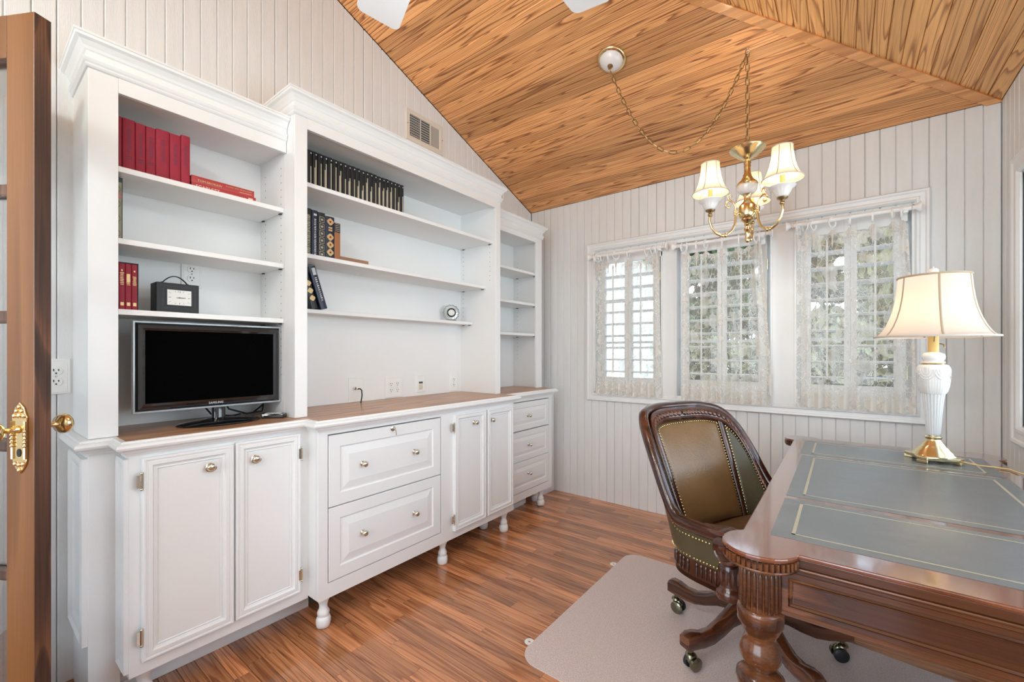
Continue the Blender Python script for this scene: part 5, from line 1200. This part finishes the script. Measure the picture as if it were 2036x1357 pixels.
# inner face board that carries the carved coins
shell(-0.014, 0.0, lambda t: rail_h(t) - 0.018, -0.80, 0.80, 60, 2).v
cbm = MB()
def fboard(i, j):
    t = -0.62 + 1.24 * i; z = rail_h(t) - 0.002 - 0.058 * j; x, y = plan(t, z, -0.012 - 0.006 * j); return (x, y, z)
cbm.grid(fboard, 120, 2); cbm.build('carved_band', 'chair_wood', chx, local=True, smooth=True, solid=0.006)
coins = MB(); t = -0.56
def sp(t, dz, off):
    z = rail_h(t) - dz; x, y = plan(t, z, off); return Vector((x, y, z))
while t < 0.56:
    c = sp(t, 0.030, -0.0175); d = (sp(t + 0.01, 0.030, -0.0175) - sp(t - 0.01, 0.030, -0.0175)); ln = d.length / 0.02; d.normalize()
    up_ = (sp(t, 0.010, -0.0160) - sp(t, 0.050, -0.020)).normalized(); nn = d.cross(up_)
    x1, y1 = plan(t, c.z, -0.05); inn = Vector((x1 - c.x, y1 - c.y, 0))
    if nn.dot(inn) < 0: nn = -nn
    r_ = 0.0122
    coins.lathe([(r_, 0.0), (r_ * 0.97, 0.004), (r_ * 0.72, 0.0085), (0.0003, 0.0105)], (0, 0, 0), 14, fn=lambda a, b, w: tuple(c + d * a + up_ * (b * 1.15) + nn * (w + 0.0015 * 0) + d * 0.0))
    t += 0.0235 / max(ln, 0.2)
coins.build('carved_coins', 'base_wood', chx, local=True, kind='stuff')
# leather panels on the inside
def ptop(t): return rail_h(t) - 0.066
pan = [(-0.172, 0.172, 'centre'), (0.222, 0.44, 'side'), (-0.44, -0.222, 'side')]
ZI = 0.45
nails = MB()
def nail(p): nails.lathe([(0.0046, -0.001), (0.0038, 0.0018), (0.0003, 0.0034)], (0, 0, 0), 6, fn=lambda a, b, w: (p[0] + a * p[3] + w * p[5], p[1] + a * p[4] + w * p[6], p[2] + b))
def nail_line(fn_, off, outward):
    N_ = 300; pts_ = [fn_(i / N_) for i in range(N_ + 1)]; acc = 0; last = None
    P3 = []
    for (t, z) in pts_:
        x, y = plan(t, z, off); P3.append((x, y, z, t))
    for i in range(1, len(P3)):
        seg_ = math.dist(P3[i][:3], P3[i - 1][:3]); acc += seg_
        if acc >= 0.0125:
            acc = 0; x, y, z, t = P3[i]; xo, yo = plan(t, z, off + 0.01 * outward); n_ = Vector((xo - x, yo - y, 0)).normalized()
            nail((x, y, z, -n_.y, n_.x, n_.x, n_.y))
for (ta, tb, kk) in pan:
    def pf(i, j, ta=ta, tb=tb):
        t = ta + (tb - ta) * i
        zt = ptop(t) if kk == 'centre' else ptop(t) - 0.004
        z = ZI + (zt - ZI) * j
        e = (min(1, i / 0.08) * min(1, (1 - i) / 0.08) * min(1, j / 0.05) * min(1, (1 - j) / 0.05)) ** 0.4 if 0 < i < 1 and 0 < j < 1 else 0
        bl = 0.006 * e + (0.020 if kk == 'centre' else 0.008) * math.sin(PI * i) ** 0.8 * math.sin(PI * j) ** 0.7
        x, y = plan(t, z, -0.006 - bl); return (x, y, z)
    MB().grid(pf, 24, 24).build('leather_panel', 'leather_tan' if kk == 'centre' else 'leather_olive', chx, local=True, smooth=True)
    io = -0.013
    nail_line(lambda s: (ta + (tb - ta) * 0.02, ZI + (ptop(ta) - 0.006 - ZI) * s), io, -1); nail_line(lambda s: (tb - (tb - ta) * 0.02, ZI + (ptop(tb) - 0.006 - ZI) * s), io, -1)
    nail_line(lambda s: (ta + (tb - ta) * s, ptop(ta + (tb - ta) * s) - 0.006), io, -1)
for tc_ in (-0.197, 0.197):
    def sf(i, j, tc_=tc_):
        t = tc_ - 0.018 + 0.036 * i; z = ZI + (ptop(t) + 0.01 - ZI) * j; x, y = plan(t, z, -0.013 - 0.006 * math.sin(PI * i)); return (x, y, z)
    MB().grid(sf, 4, 12).build('back_stile', 'chair_wood', chx, local=True, smooth=True)
for s in (-1, 1):
    nail_line(lambda q_: (s * (0.05 + 0.90 * q_), rail_h(s * (0.05 + 0.90 * q_)) - 0.040), 0.0315, 1)
    nail_line(lambda q_: (s * (0.0 + 0.95 * q_), ZB + 0.010), 0.0315, 1)
    nail_line(lambda q_: (s * 0.95, ZB + 0.01 + (rail_h(0.95) - 0.04 - ZB - 0.01) * q_), 0.0315, 1)
nails.build('nail_trim', 'nail_brass', chx, local=True, kind='stuff')
# seat frame: fluted skirt that closes in a bowed front
def ringpts(off, n=60):
    P = []
    for i in range(n + 1): P.append(plan(-1 + 2 * i / n, 0.40, off))
    x0, y0 = P[-1]
    for i in range(1, 12): a = i / 12; P.append((x0 + 0.12 * math.sin(PI * a) ** 0.7, y0 * (1 - 2 * a)))
    return P
MB().poly_prism(ringpts(0.028), lambda u, v, w: (u, v, w), 0.345, 0.428).build('seat_frame', 'chair_wood', chx, local=True, smooth=False)
sk = MB()
MB().sweep(ringpts(0.028), [(0, 0.345), (0.006, 0.343), (0.011, 0.350), (0.008, 0.358), (0, 0.362)], closed=True, side=-1 if False else 1).build('frame_moulding', 'chair_wood', chx, local=True)
rp = ringpts(0.029); acc = 0
for i in range(1, len(rp)):
    a, b = Vector((*rp[i - 1], 0)), Vector((*rp[i], 0)); L0 = (b - a).length; acc += L0
    if acc > 0.0165:
        acc = 0; c = b; sk.tube([(c.x, c.y, 0.366), (c.x, c.y, 0.372), (c.x, c.y, 0.412), (c.x, c.y, 0.418)], [0.0015, 0.0048, 0.0048, 0.0015], 6)
sk.build('flutes', 'chair_wood', chx, local=True, smooth=True, kind='stuff')
def seatf(i, j):
    P = SEATP; n = len(P); k = i * n; a = int(k) % n; fr_ = k - int(k); p = Vector(P[a]) * (1 - fr_) + Vector(P[(a + 1) % n]) * fr_
    r_ = j; z = 0.428 + 0.052 * (1 - r_ ** 5) ** 0.6 + 0.014 * (1 - r_ * r_)
    return (p.x * r_ + 0.0 , p.y * r_, z)
SEATP = ringpts(-0.018)
MB().grid(seatf, len(SEATP), 12, closeu=True).build('seat', 'leather_seat', chx, local=True, smooth=True)
# arm fronts: scroll, carved leaf and turned post
for s in (-1, 1):
    x0, y0 = plan(s * 1.0, 0.545, 0.006)
    m_ = MB(); m_.lathe([(0.040, 0.345), (0.043, 0.352), (0.043, 0.372), (0.034, 0.380), (0.030, 0.392), (0.034, 0.42), (0.034, 0.455), (0.028, 0.464), (0.034, 0.470), (0.034, 0.480), (0.030, 0.486), (0.030, 0.50)], (x0 + 0.010, y0, 0), 20); ap_ = m_.build('arm_post', 'chair_wood', chx, local=True, smooth=True)
    m_ = MB()
    for k in range(10): a = 2 * PI * k / 10; m_.tube([(x0 + 0.010 + 0.031 * math.cos(a), y0 + 0.031 * math.sin(a), z_) for z_ in (0.400, 0.425, 0.452)], [0.003, 0.008, 0.003], 6)
    m_.build('leaf_carving', 'chair_wood', ap_, local=True, smooth=True)
    m_ = MB()
    for w in (-0.024, -0.012, 0.0, 0.012, 0.024):
        pts = []
        for k in range(15):
            a = k / 14; th = PI * 0.62 - a * PI * 1.5; r_ = 0.056 - 0.020 * a
            pts.append((x0 + 0.016 + r_ * math.cos(th), y0 + s * 0.010 + w * 1.25, 0.520 + r_ * math.sin(th)))
        m_.tube([(x0 - 0.085, y0 + w * 0.85, 0.566 - abs(w) * 0.3)] + pts, [0.006] + [0.0094 - 0.0034 * k / 14 for k in range(15)], 7)
    m_.build('arm_scroll', 'chair_wood', chx, local=True, smooth=True)
    m_ = MB(); m_.lathe([(0.034, -0.034), (0.042, -0.030), (0.042, 0.030), (0.034, 0.034)], (0, 0, 0), 18, fn=lambda a, b, w: (x0 + 0.014 + a, y0 + s * 0.010 + w, 0.520 + b)); ac = m_.build('arm_scroll_core', 'chair_wood', chx, local=True, smooth=True)
    m_ = MB(); m_.lathe([(0.014, 0.040), (0.014, 0.049), (0.006, 0.052), (0.0003, 0.052)], (0, 0, 0), 14, fn=lambda a, b, w: (x0 + 0.014 + a, y0 + s * w, 0.520 + b)); m_.build('scroll_eye', 'chair_wood', ac, local=True, smooth=True)
# pedestal and five-star base on casters
MB().lathe([(0.034, 0.115), (0.050, 0.125), (0.052, 0.20), (0.040, 0.215), (0.026, 0.225), (0.026, 0.30), (0.09, 0.318), (0.11, 0.330), (0.11, 0.345)], (0, 0, 0), 24).build('pedestal', 'base_wood', chx, local=True, smooth=True)
prof_l = [(0.03, 0.205, 0.128), (0.075, 0.200, 0.128), (0.125, 0.178, 0.118), (0.175, 0.148, 0.096), (0.225, 0.128, 0.080), (0.270, 0.128, 0.078), (0.305, 0.140, 0.082), (0.335, 0.143, 0.084), (0.352, 0.134, 0.088)]
for k in range(5):
    a = math.radians(24.4 + 72 * k) - PH; ca, sa = math.cos(a), math.sin(a)
    lg = MB(); vs = []
    for (r_, zt, zb) in prof_l:
        w = 0.024 + 0.004 * (r_ < 0.08)
        for (yy, zz) in ((-w, zb + 0.004), (-w + 0.004, zb), (w - 0.004, zb), (w, zb + 0.004), (w, zt - 0.009), (w - 0.008, zt), (-w + 0.008, zt), (-w, zt - 0.009)): vs.append((r_, yy, zz))
    n = len(prof_l); fs = [(i * 8 + q_, (i + 1) * 8 + q_, (i + 1) * 8 + (q_ + 1) % 8, i * 8 + (q_ + 1) % 8) for i in range(n - 1) for q_ in range(8)] + [tuple(range(8)), tuple(reversed(range((n - 1) * 8, n * 8)))]
    o = lg.add(vs, fs).build('leg', 'base_wood', chx, local=True, smooth=True); o.rotation_euler = (0, 0, a)
    cst = MB(); cst.lathe([(0.014, 0.084), (0.014, 0.078), (0.008, 0.075), (0.008, 0.066), (0.018, 0.062), (0.020, 0.056)], (0.322, 0, 0), 14); cst.sphere((0.314, 0.0, 0.040), 0.021, 14, 8, (1.1, 0.75, 1)); cs2 = cst.build('caster', 'caster_metal', o, local=True, smooth=True)
    for w_ in (-1, 1):
        m_ = MB(); m_.lathe([(0.0243, -0.008), (0.026, -0.005), (0.026, 0.005), (0.020, 0.009), (0.0003, 0.011)], (0, 0, 0), 20, fn=lambda x, y, w: (0.312 + x, w_ * (0.0165 + w), 0.0262 + y)); m_.build('wheel', 'dark_iron' if w_ < 0 else 'caster_metal', o, local=True, smooth=True)

# ================================================================ TABLE LAMP
LPX, LPY = 2.527, 2.392
tl = empty('table_lamp', (LPX, LPY, DZ), rz=0, label='white fluted column lamp with brass foot and lit bell shade on the desk', cat='lamp')
F_ = 0.0012
MB().lathe([(0.066, 0.012), (0.068, 0.026), (0.062, 0.032), (0.058, 0.040), (0.049, 0.048), (0.045, 0.056), (0.037, 0.062), (0.033, 0.070), (0.030, 0.074), (0.024, 0.082), (0.022, 0.088), (0.026, 0.092), (0.026, 0.097), (0.021, 0.101), (0.021, 0.104)], (0, 0, 0), 40).build('foot', 'pale_brass', tl, local=True, smooth=True)
def octo(r): return [(r * math.cos(math.radians(22.5 + 45 * k)), r * math.sin(math.radians(22.5 + 45 * k))) for k in range(8)]
pb = MB(); pts = []
for k in range(4):
    a = math.radians(45 + 90 * k + 17)
    for (r_, da) in ((0.088, -11), (0.088, 11), (0.070, 28), (0.066, 45), (0.070, 62)): pts.append((r_ * math.cos(a + math.radians(da)), r_ * math.sin(a + math.radians(da))))
pb.poly_prism(pts, lambda u, v, w: (u, v, w), 0.013, 0.026)
base = pb.build('base_plate', 'pale_brass', tl, local=True, bevel=0.003)
for k in range(4):
    a = math.radians(45 + 90 * k + 17); ft = [(0.090 * math.cos(a - 0.20), 0.090 * math.sin(a - 0.20)), (0.090 * math.cos(a + 0.20), 0.090 * math.sin(a + 0.20)), (0.062 * math.cos(a + 0.20), 0.062 * math.sin(a + 0.20)), (0.062 * math.cos(a - 0.20), 0.062 * math.sin(a - 0.20))]
    MB().poly_prism(ft, lambda u, v, w: (u, v, w), F_ + 0.0004, 0.013).build('foot_block', 'pale_brass', base, local=True, bevel=0.002)
nf = 20; fl = lambda a, i: 1 - 0.075 * abs(math.sin(nf * a / 2)) ** 0.6
MB().lathe([(0.0185, 0.104), (0.0215, 0.112), (0.0245, 0.16), (0.029, 0.22), (0.0345, 0.27), (0.037, 0.292)], (0, 0, 0), 160, mod=lambda a, i: fl(a, i)).build('fluted_column', 'lamp_grey', tl, local=True, smooth=True)
MB().lathe([(0.036, 0.270), (0.041, 0.280), (0.0455, 0.30), (0.048, 0.325), (0.0495, 0.355), (0.049, 0.372), (0.044, 0.383), (0.036, 0.388), (0.030, 0.389)], (0, 0, 0), 120, mod=lambda a, i: 1 + 0.03 * math.cos(6 * a) * (1 if i < 4 else 0.3) + 0.012 * math.cos(36 * a)).build('shell_capital', 'porcelain', tl, local=True, smooth=True)
m_ = MB()
for k in range(6):
    for r0 in (0.012, 0.019, 0.026):
        a0 = math.radians(60 * k); pts = [((0.0495 - 0.02 * 0) * math.cos(a0 + (r0 / 0.045) * math.cos(t)), 0.0505 * math.sin(a0 + (r0 / 0.045) * math.cos(t)), 0.368 - 1.55 * r0 * abs(math.sin(t))) for t in [PI * q / 12 for q in range(13)]]
        pts = [(p[0] * (1.012 - 0.35 * (0.368 - p[2])), p[1] * (1.0 - 0.35 * (0.368 - p[2])), p[2]) for p in pts]; m_.tube(pts, 0.0018, 5)
m_.build('shell_relief', 'porcelain', tl, local=True, smooth=True)
MB().lathe([(0.034, 0.388), (0.038, 0.391), (0.036, 0.396), (0.030, 0.400), (0.030, 0.402), (0.034, 0.408), (0.036, 0.418), (0.033, 0.428), (0.022, 0.434), (0.018, 0.436)], (0, 0, 0), 30).build('neck', 'porcelain', tl, local=True, smooth=True)
MB().lathe([(0.0385, 0.3885), (0.0395, 0.391), (0.037, 0.394)], (0, 0, 0), 30).build('neck_ring', 'pale_brass', tl, local=True, smooth=True)
MB().lathe([(0.0165, 0.434), (0.0165, 0.510)], (0, 0, 0), 20).build('candle_sleeve', 'candle_sleeve', tl, local=True, smooth=True)
MB().sphere((0, 0, 0.565), 0.030, 16, 10, (1, 1, 1.2)).build('bulb', 'bulb', tl, local=True, smooth=True)
m_ = MB(); hp = [(0.0, s * 0.05 * math.sin(PI * t) ** 0.8, 0.455 + 0.285 * t) for s in (1,) for t in [i / 10 for i in range(11)]]; m_.tube(hp, 0.0015, 5); m_.tube([(p[0], -p[1], p[2]) for p in hp], 0.0015, 5)
m_.tube([(0.018, 0, 0.470), (0.030, 0.004, 0.466), (0.033, 0.004, 0.452)], 0.0025, 6); m_.build('harp_and_switch', 'antique_brass', tl, local=True, smooth=True)
bell = [(r * 0.755, z) for r, z in [(0.240, 0.498), (0.228, 0.502), (0.212, 0.516), (0.194, 0.540), (0.178, 0.570), (0.164, 0.606), (0.154, 0.645), (0.147, 0.688), (0.142, 0.738)]]
NP = 6
panel = lambda a, i: 1.0
so = MB().lathe(bell, (0, 0, 0), 72, cap=False).build('lamp_shade', 'shade_silk', tl, local=True, smooth=True, flip=False)
for k in range(NP):
    a = math.radians(60 * k - 28); MB().tube([(r * math.cos(a) * 1.004, r * math.sin(a) * 1.004, z) for r, z in bell], 0.0036, 6, flat=0.5).build('shade_rib', 'trim_tape', so, local=True, smooth=True)
for r, z in ((0.182, 0.498), (0.1075, 0.738)): MB().tube([(r * math.cos(2 * PI * q / 48), r * math.sin(2 * PI * q / 48), z) for q in range(48)], 0.0042, 6, closed=True).build('shade_trim', 'trim_tape_light' if z < 0.6 else 'trim_tape', so, local=True, smooth=True)
m_ = MB()
for k in range(3): a = 2 * PI * k / 3; m_.tube([(0, 0, 0.738), (0.106 * math.cos(a), 0.106 * math.sin(a), 0.738)], 0.0014, 5)
m_.build('spider', 'antique_brass', so, local=True)
MB().lathe([(0.004, 0.738), (0.006, 0.744), (0.013, 0.748), (0.0165, 0.756), (0.015, 0.766), (0.008, 0.772), (0.002, 0.774), (0.002, 0.778)], (0, 0, 0), 20).build('finial', 'porcelain', tl, local=True, smooth=True)
point('table_lamp_light', (0, 0, 0.575), 2.4, (1.0, 0.80, 0.58), 0.035, tl)
cd_ = MB(); cd_.tube([(LPX + 0.062, LPY - 0.03, DZ + 0.016), (LPX + 0.12, LPY - 0.035, DZ + 0.008), (LPX + 0.16, LPY - 0.02, DZ + 0.005), (LPX + 0.20, LPY - 0.03, DZ + 0.005), (2.735, LPY - 0.07, DZ + 0.005), (2.752, LPY - 0.08, DZ + 0.002), (2.760, LPY - 0.085, DZ - 0.03), (2.765, LPY - 0.09, 0.5), (2.80, LPY - 0.07, 0.15), (2.84, LPY - 0.06, 0.012)], 0.0028, 8)
cd_.build('cord', 'cord_gold', tl, smooth=True)

# ================================================================ CHANDELIER
CHX, CHY = 1.857, 2.450
hookz = EAVE + S1 * (YW - CHY)
ch = empty('chandelier', (CHX, CHY, 2.27), label='three-arm brass chandelier with small lit bell shades hanging on a chain', cat='chandelier')
Fv = Vector((-math.sin(YAW), math.cos(YAW), 0)); Rv = Vector((math.cos(YAW), math.sin(YAW), 0))
c0 = Vector((CHX, CHY, 0))
def lz_(prof_, name, mat, seg=28, mod=None, par=ch, cap=True): return MB().lathe(prof_, (CHX, CHY, 0), seg, mod=mod, cap=cap).build(name, mat, par, smooth=True)
lz_([(0.004, 2.168), (0.012, 2.170), (0.030, 2.182), (0.050, 2.196), (0.066, 2.212), (0.078, 2.222), (0.082, 2.230), (0.078, 2.236), (0.060, 2.238), (0.020, 2.237), (0.010, 2.240)], 'dish', 'pale_brass', 36)
lz_([(0.011, 2.171), (0.015, 2.165), (0.017, 2.158), (0.014, 2.150), (0.016, 2.144), (0.0145, 2.132), (0.015, 2.110), (0.020, 2.090), (0.030, 2.072), (0.045, 2.058), (0.050, 2.050), (0.047, 2.044)], 'vase', 'brass')
lz_([(0.047, 2.048), (0.049, 2.040), (0.044, 2.020), (0.034, 2.006), (0.022, 2.000)], 'fluted_band', 'porcelain', 60, mod=lambda a, i: 1 - 0.04 * abs(math.sin(9 * a)))
lz_([(0.022, 2.004), (0.024, 1.999), (0.016, 1.990), (0.015, 1.975), (0.020, 1.962), (0.034, 1.948), (0.040, 1.938), (0.040, 1.894), (0.036, 1.884), (0.028, 1.876), (0.030, 1.868), (0.018, 1.858), (0.012, 1.850)], 'body', 'brass')
lz_([(0.012, 1.852), (0.016, 1.846), (0.010, 1.838), (0.014, 1.828), (0.017, 1.820), (0.011, 1.812), (0.015, 1.804), (0.010, 1.792), (0.0105, 1.775), (0.012, 1.768), (0.009, 1.758), (0.0003, 1.754)], 'drop_finial', 'brass')
m_ = MB(); m_.tube([(CHX + 0.020 * math.cos(t) * Rv.x, CHY + 0.020 * math.cos(t) * Rv.y, 2.248 + 0.026 * math.sin(t)) for t in [-0.2 + (PI + 0.4) * q / 12 for q in range(13)]], 0.0032, 8); m_.build('top_loop', 'antique_brass', ch, smooth=True)
RA = 0.180
for k in range(3):
    a = math.radians(36 + 120 * k); d = Fv * math.cos(a) + Rv * math.sin(a); zup = Vector((0, 0, 1))
    def A_(r, z): return tuple(c0 + d * r + zup * z)
    arm = MB(); pth = [(0.038, 1.905), (0.050, 1.903), (0.056, 1.885), (0.060, 1.850), (0.074, 1.818), (0.100, 1.797), (0.128, 1.794), (0.154, 1.808), (0.174, 1.838), (0.184, 1.872), (RA, 1.900)]
    arm.tube([A_(r, z) for r, z in pth], 0.0062, 10)
    arm.sphere(A_(0.106, 1.795), 0.011, 10, 6); arm.sphere(A_(0.120, 1.794), 0.009, 10, 6)
    for zz in (1.900, 1.908, 1.916): arm.tube([A_(0.046, zz), A_(0.066, zz)], 0.0055, 8)
    ao = arm.build('arm', 'brass', ch, smooth=True)
    scr = MB(); sp_ = [(0.056, 1.912), (0.058, 1.940), (0.068, 1.960), (0.084, 1.972), (0.098, 1.968), (0.106, 1.952), (0.102, 1.938), (0.092, 1.934), (0.086, 1.942), (0.090, 1.950)]
    scr.tube([A_(r, z) for r, z in sp_], [0.0055, 0.005, 0.0045, 0.0045, 0.0045, 0.004, 0.004, 0.0045, 0.0045, 0.005], 8)
    sp2 = [(0.080, 1.970), (0.092, 1.980), (0.094, 1.994), (0.086, 2.002), (0.077, 1.998), (0.078, 1.989)]
    scr.tube([A_(r, z) for r, z in sp2], [0.004, 0.004, 0.004, 0.0038, 0.004, 0.0045], 8); scr.build('scroll', 'brass', ao, smooth=True)
    cx, cy = (c0 + d * RA).x, (c0 + d * RA).y
    MB().lathe([(0.0075, 1.892), (0.011, 1.896), (0.011, 1.904), (0.008, 1.908), (0.010, 1.914), (0.022, 1.920), (0.024, 1.925), (0.020, 1.928)], (cx, cy, 0), 20).build('cup_holder', 'antique_brass', ao, smooth=True)
    cupm = MB().lathe([(0.018, 1.924), (0.026, 1.932), (0.034, 1.946), (0.041, 1.962), (0.050, 1.968), (0.056, 1.975), (0.054, 1.978), (0.046, 1.974), (0.036, 1.968), (0.014, 1.962)], (cx, cy, 0), 60, mod=lambda a2, i: 1 - (0.05 * abs(math.sin(8 * a2)) if i < 4 else 0)).build('fluted_cup', 'porcelain', ao, smooth=True)
    MB().lathe([(0.0105, 1.962), (0.0105, 2.030)], (cx, cy, 0), 14).build('candle_sleeve', 'candle_sleeve', ao, smooth=True)
    MB().sphere((cx, cy, 2.055), 0.014, 12, 8, (1, 1, 1.7)).build('candle_bulb', 'candle_bulb', ao, smooth=True)
    bl_ = [(0.085, 2.010), (0.080, 2.016), (0.068, 2.036), (0.058, 2.062), (0.051, 2.092), (0.046, 2.125), (0.043, 2.162)]
    sh_ = MB().lathe(bl_, (cx, cy, 0), 48, cap=False).build('lamp_shade', 'small_shade', ch, smooth=True, flip=False)
    for q in range(6):
        a2 = math.radians(60 * q + 20); MB().tube([(cx + r * 1.006 * math.cos(a2), cy + r * 1.006 * math.sin(a2), z) for r, z in bl_], 0.0020, 5, flat=0.6).build('shade_rib', 'trim_tape', sh_, smooth=True)
    for r, z in ((0.0855, 2.010), (0.0435, 2.162)): MB().tube([(cx + r * math.cos(2 * PI * q / 36), cy + r * math.sin(2 * PI * q / 36), z) for q in range(36)], 0.0022, 6, closed=True).build('shade_trim', 'trim_tape_light', sh_, smooth=True)
    point('candle_light', tuple(Vector((cx, cy, 2.06)) - wloc(ch)), 3.4, (1.0, 0.80, 0.56), 0.02, ch)
# chain: straight drop from the hook and the loose swag over to the ceiling plate
lk_mesh = MB(); lk_mesh.tube([(0.0062 * math.cos(t), 0, 0.0125 * (math.sin(t))) if False else ((0.0058 * (1 if math.cos(t) > 0 else -1) * min(1, abs(math.cos(t)) * 1.5)) * 1.35, 0, 0.0205 * math.sin(t)) for t in [2 * PI * q / 16 for q in range(16)]], 0.0022, 6, closed=True)
lk0 = lk_mesh.build('chain_link', 'antique_brass', ch, local=True, smooth=True)
first = [True]
def place_link(c, d, k, par):
    global lk0
    if first[0]: o = lk0; first[0] = False
    else: o = lk0.copy(); COL.objects.link(o)
    o.parent = par; o.location = Vector(c) - wloc(par)
    q_ = d.to_track_quat('Z', 'Y'); o.rotation_mode = 'QUATERNION'; from mathutils import Quaternion
    o.rotation_quaternion = q_ @ Quaternion((0, 0, 1), (PI / 2 if k % 2 else 0) + 0.35)
top_ = Vector((CHX, CHY, hookz - 0.03)); bot_ = Vector((CHX, CHY, 2.278)); n = int((top_ - bot_).length / 0.034)
for k in range(n + 1): place_link(bot_ + (top_ - bot_) * (k / n), Vector((0, 0, 1)), k, ch)
MB().tube([tuple(top_ + Vector((0.003, 0, 0))), tuple(bot_ + Vector((0.003, 0, 0)))], 0.0016, 6).build('wire', 'cord_gold', ch)
hk = MB(); hk.tube([(CHX, CHY, hookz - 0.001), (CHX, CHY, hookz - 0.014)] + [(CHX + 0.008 * math.sin(t), CHY, hookz - 0.022 + 0.008 * math.cos(t)) for t in [q * 0.5 for q in range(1, 10)]], 0.0017, 6); hk.build('ceiling_hook', 'plate_white', ch)
sw = ch
CPX, CPY = 1.223, 2.227; cpz = EAVE + S1 * (YW - CPY)
n1v = Vector((0, -S1, -1)).normalized(); t1v = Vector((1, 0, 0)); t2v = n1v.cross(t1v)
def cf(a, b, w): return tuple(Vector((CPX, CPY, cpz)) + t1v * a + t2v * b + n1v * w)
cp = MB().lathe([(0.080, 0.0), (0.080, 0.006), (0.074, 0.012), (0.064, 0.015)], (0, 0, 0), 40, fn=cf).build('ceiling_plate', 'brass', ch, smooth=True)
MB().lathe([(0.066, 0.012), (0.062, 0.022), (0.048, 0.036), (0.030, 0.046), (0.014, 0.050)], (0, 0, 0), 80, mod=lambda a, i: 1 - 0.02 * abs(math.sin(16 * a)), fn=cf).build('fluted_canopy', 'porcelain', cp, smooth=True)
MB().lathe([(0.014, 0.048), (0.014, 0.054), (0.008, 0.060), (0.008, 0.070)], (0, 0, 0), 16, fn=cf).build('canopy_nut', 'antique_brass', cp, smooth=True)
pA = Vector(cf(0, 0, 0.070)); pB = top_ + Vector((-0.004, 0, -0.004)); SAG = 0.52
def cat(t): p = pA.lerp(pB, t); p.z -= SAG * 4 * t * (1 - t) * (0.92 + 0.0 * t); return p
L_acc = 0; prev = cat(0); kk = 0; tt = 0; wire = [tuple(prev)]
for i in range(1, 1201):
    c = cat(i / 1200); L_acc += (c - prev).length; prev = c
    if L_acc > 0.034:
        L_acc = 0; d = (cat(min(1, i / 1200 + 0.004)) - cat(i / 1200 - 0.004)).normalized(); place_link(c, d, kk, ch); kk += 1
    if i % 40 == 0: wire.append(tuple(c + Vector((0.0, 0.0, -0.002))))
MB().tube(wire, 0.0016, 6).build('wire', 'cord_gold', ch)

# ================================================================ CEILING FAN (only two blade tips reach into the frame)
FX, FY, FZ = 1.584, 0.640, 2.300
fn_ = empty('ceiling_fan', (FX, FY, FZ), label='white ceiling fan with two blade tips showing at the top edge', cat='ceiling fan')
cz_ = EAVE + S2 * (XR - FX)
MB().lathe([(0.0125, FZ + 0.08), (0.0125, cz_ - 0.02)], (FX, FY, 0), 14).build('downrod', 'vinyl_white', fn_, smooth=True)
MB().lathe([(0.02, cz_ - 0.10), (0.05, cz_ - 0.08), (0.07, cz_ - 0.03), (0.07, cz_ + 0.02)], (FX, FY, 0), 28).build('canopy', 'vinyl_white', fn_, smooth=True)
MB().lathe([(0.05, FZ - 0.05), (0.10, FZ - 0.04), (0.12, FZ), (0.115, FZ + 0.05), (0.08, FZ + 0.08), (0.0125, FZ + 0.09)], (FX, FY, 0), 32).build('motor', 'vinyl_white', fn_, smooth=True)
for k in range(5):
    a = math.radians(87.3 + 72 * k)
    pts = []
    r0, r1, w0, w1 = 0.17, 0.60, 0.05, 0.068; cr = 0.022
    pts += [(r0, -w0)]
    for cx, cy, s0 in ((r1 - cr, -w1 + cr, -90), (r1 - cr, w1 - cr, 0)):
        for q in range(7): t = math.radians(s0 + 15 * q); pts.append((cx + cr * math.cos(t), cy + cr * math.sin(t)))
    pts += [(r0, w0)]
    o = MB().poly_prism(pts, lambda u, v, w: (u, v, w + v * 0.16), -0.003, 0.003).build('blade', 'vinyl_white', fn_, local=True); o.rotation_euler = (0, 0, a)
    o = MB().box(0.10, 0.20, -0.018, 0.018, 0.003, 0.008).build('blade_iron', 'brass', fn_, local=True); o.rotation_euler = (0, 0, a)
MB().lathe([(0.0003, FZ - 0.12), (0.05, FZ - 0.115), (0.08, FZ - 0.09), (0.09, FZ - 0.065), (0.05, FZ - 0.05)], (FX, FY, 0), 32).build('added_light_bowl', 'fill_bowl_glow', fn_, smooth=True)  # light kit added under the fan, out of view, to brighten the room
point('fan_fill_light', (0, 0, -0.20), FAN_FILL, (0.80, 0.93, 1.0), 0.07, fn_)
for rx in (1.25, 2.25):  # unseen lamps added behind the camera to brighten the room
    cf_ = empty('rear_fill_light', (rx, -1.15, 2.62), label='added fill light, unseen in the rear half of the room, %s' % ('on the cabinet side' if rx < 2 else 'on the desk side'), cat='fill light', group='added rear fill lights')
    MB().lathe([(0.07, EAVE + S1 * 0.75 + 0.02), (0.07, 2.74), (0.02, 2.73), (0.02, 2.66)], (rx, -1.15, 0), 24).build('rod', 'brass', cf_, smooth=True)
    MB().lathe([(0.02, 2.66), (0.14, 2.655), (0.15, 2.64), (0.12, 2.60), (0.0003, 2.58)], (rx, -1.15, 0), 32).build('bowl', 'fill_bowl_glow', cf_, smooth=True)
    point('rear_fill_lamp', (0, 0, -0.16), REAR_FILL, (0.78, 0.93, 1.0), 0.12, cf_)
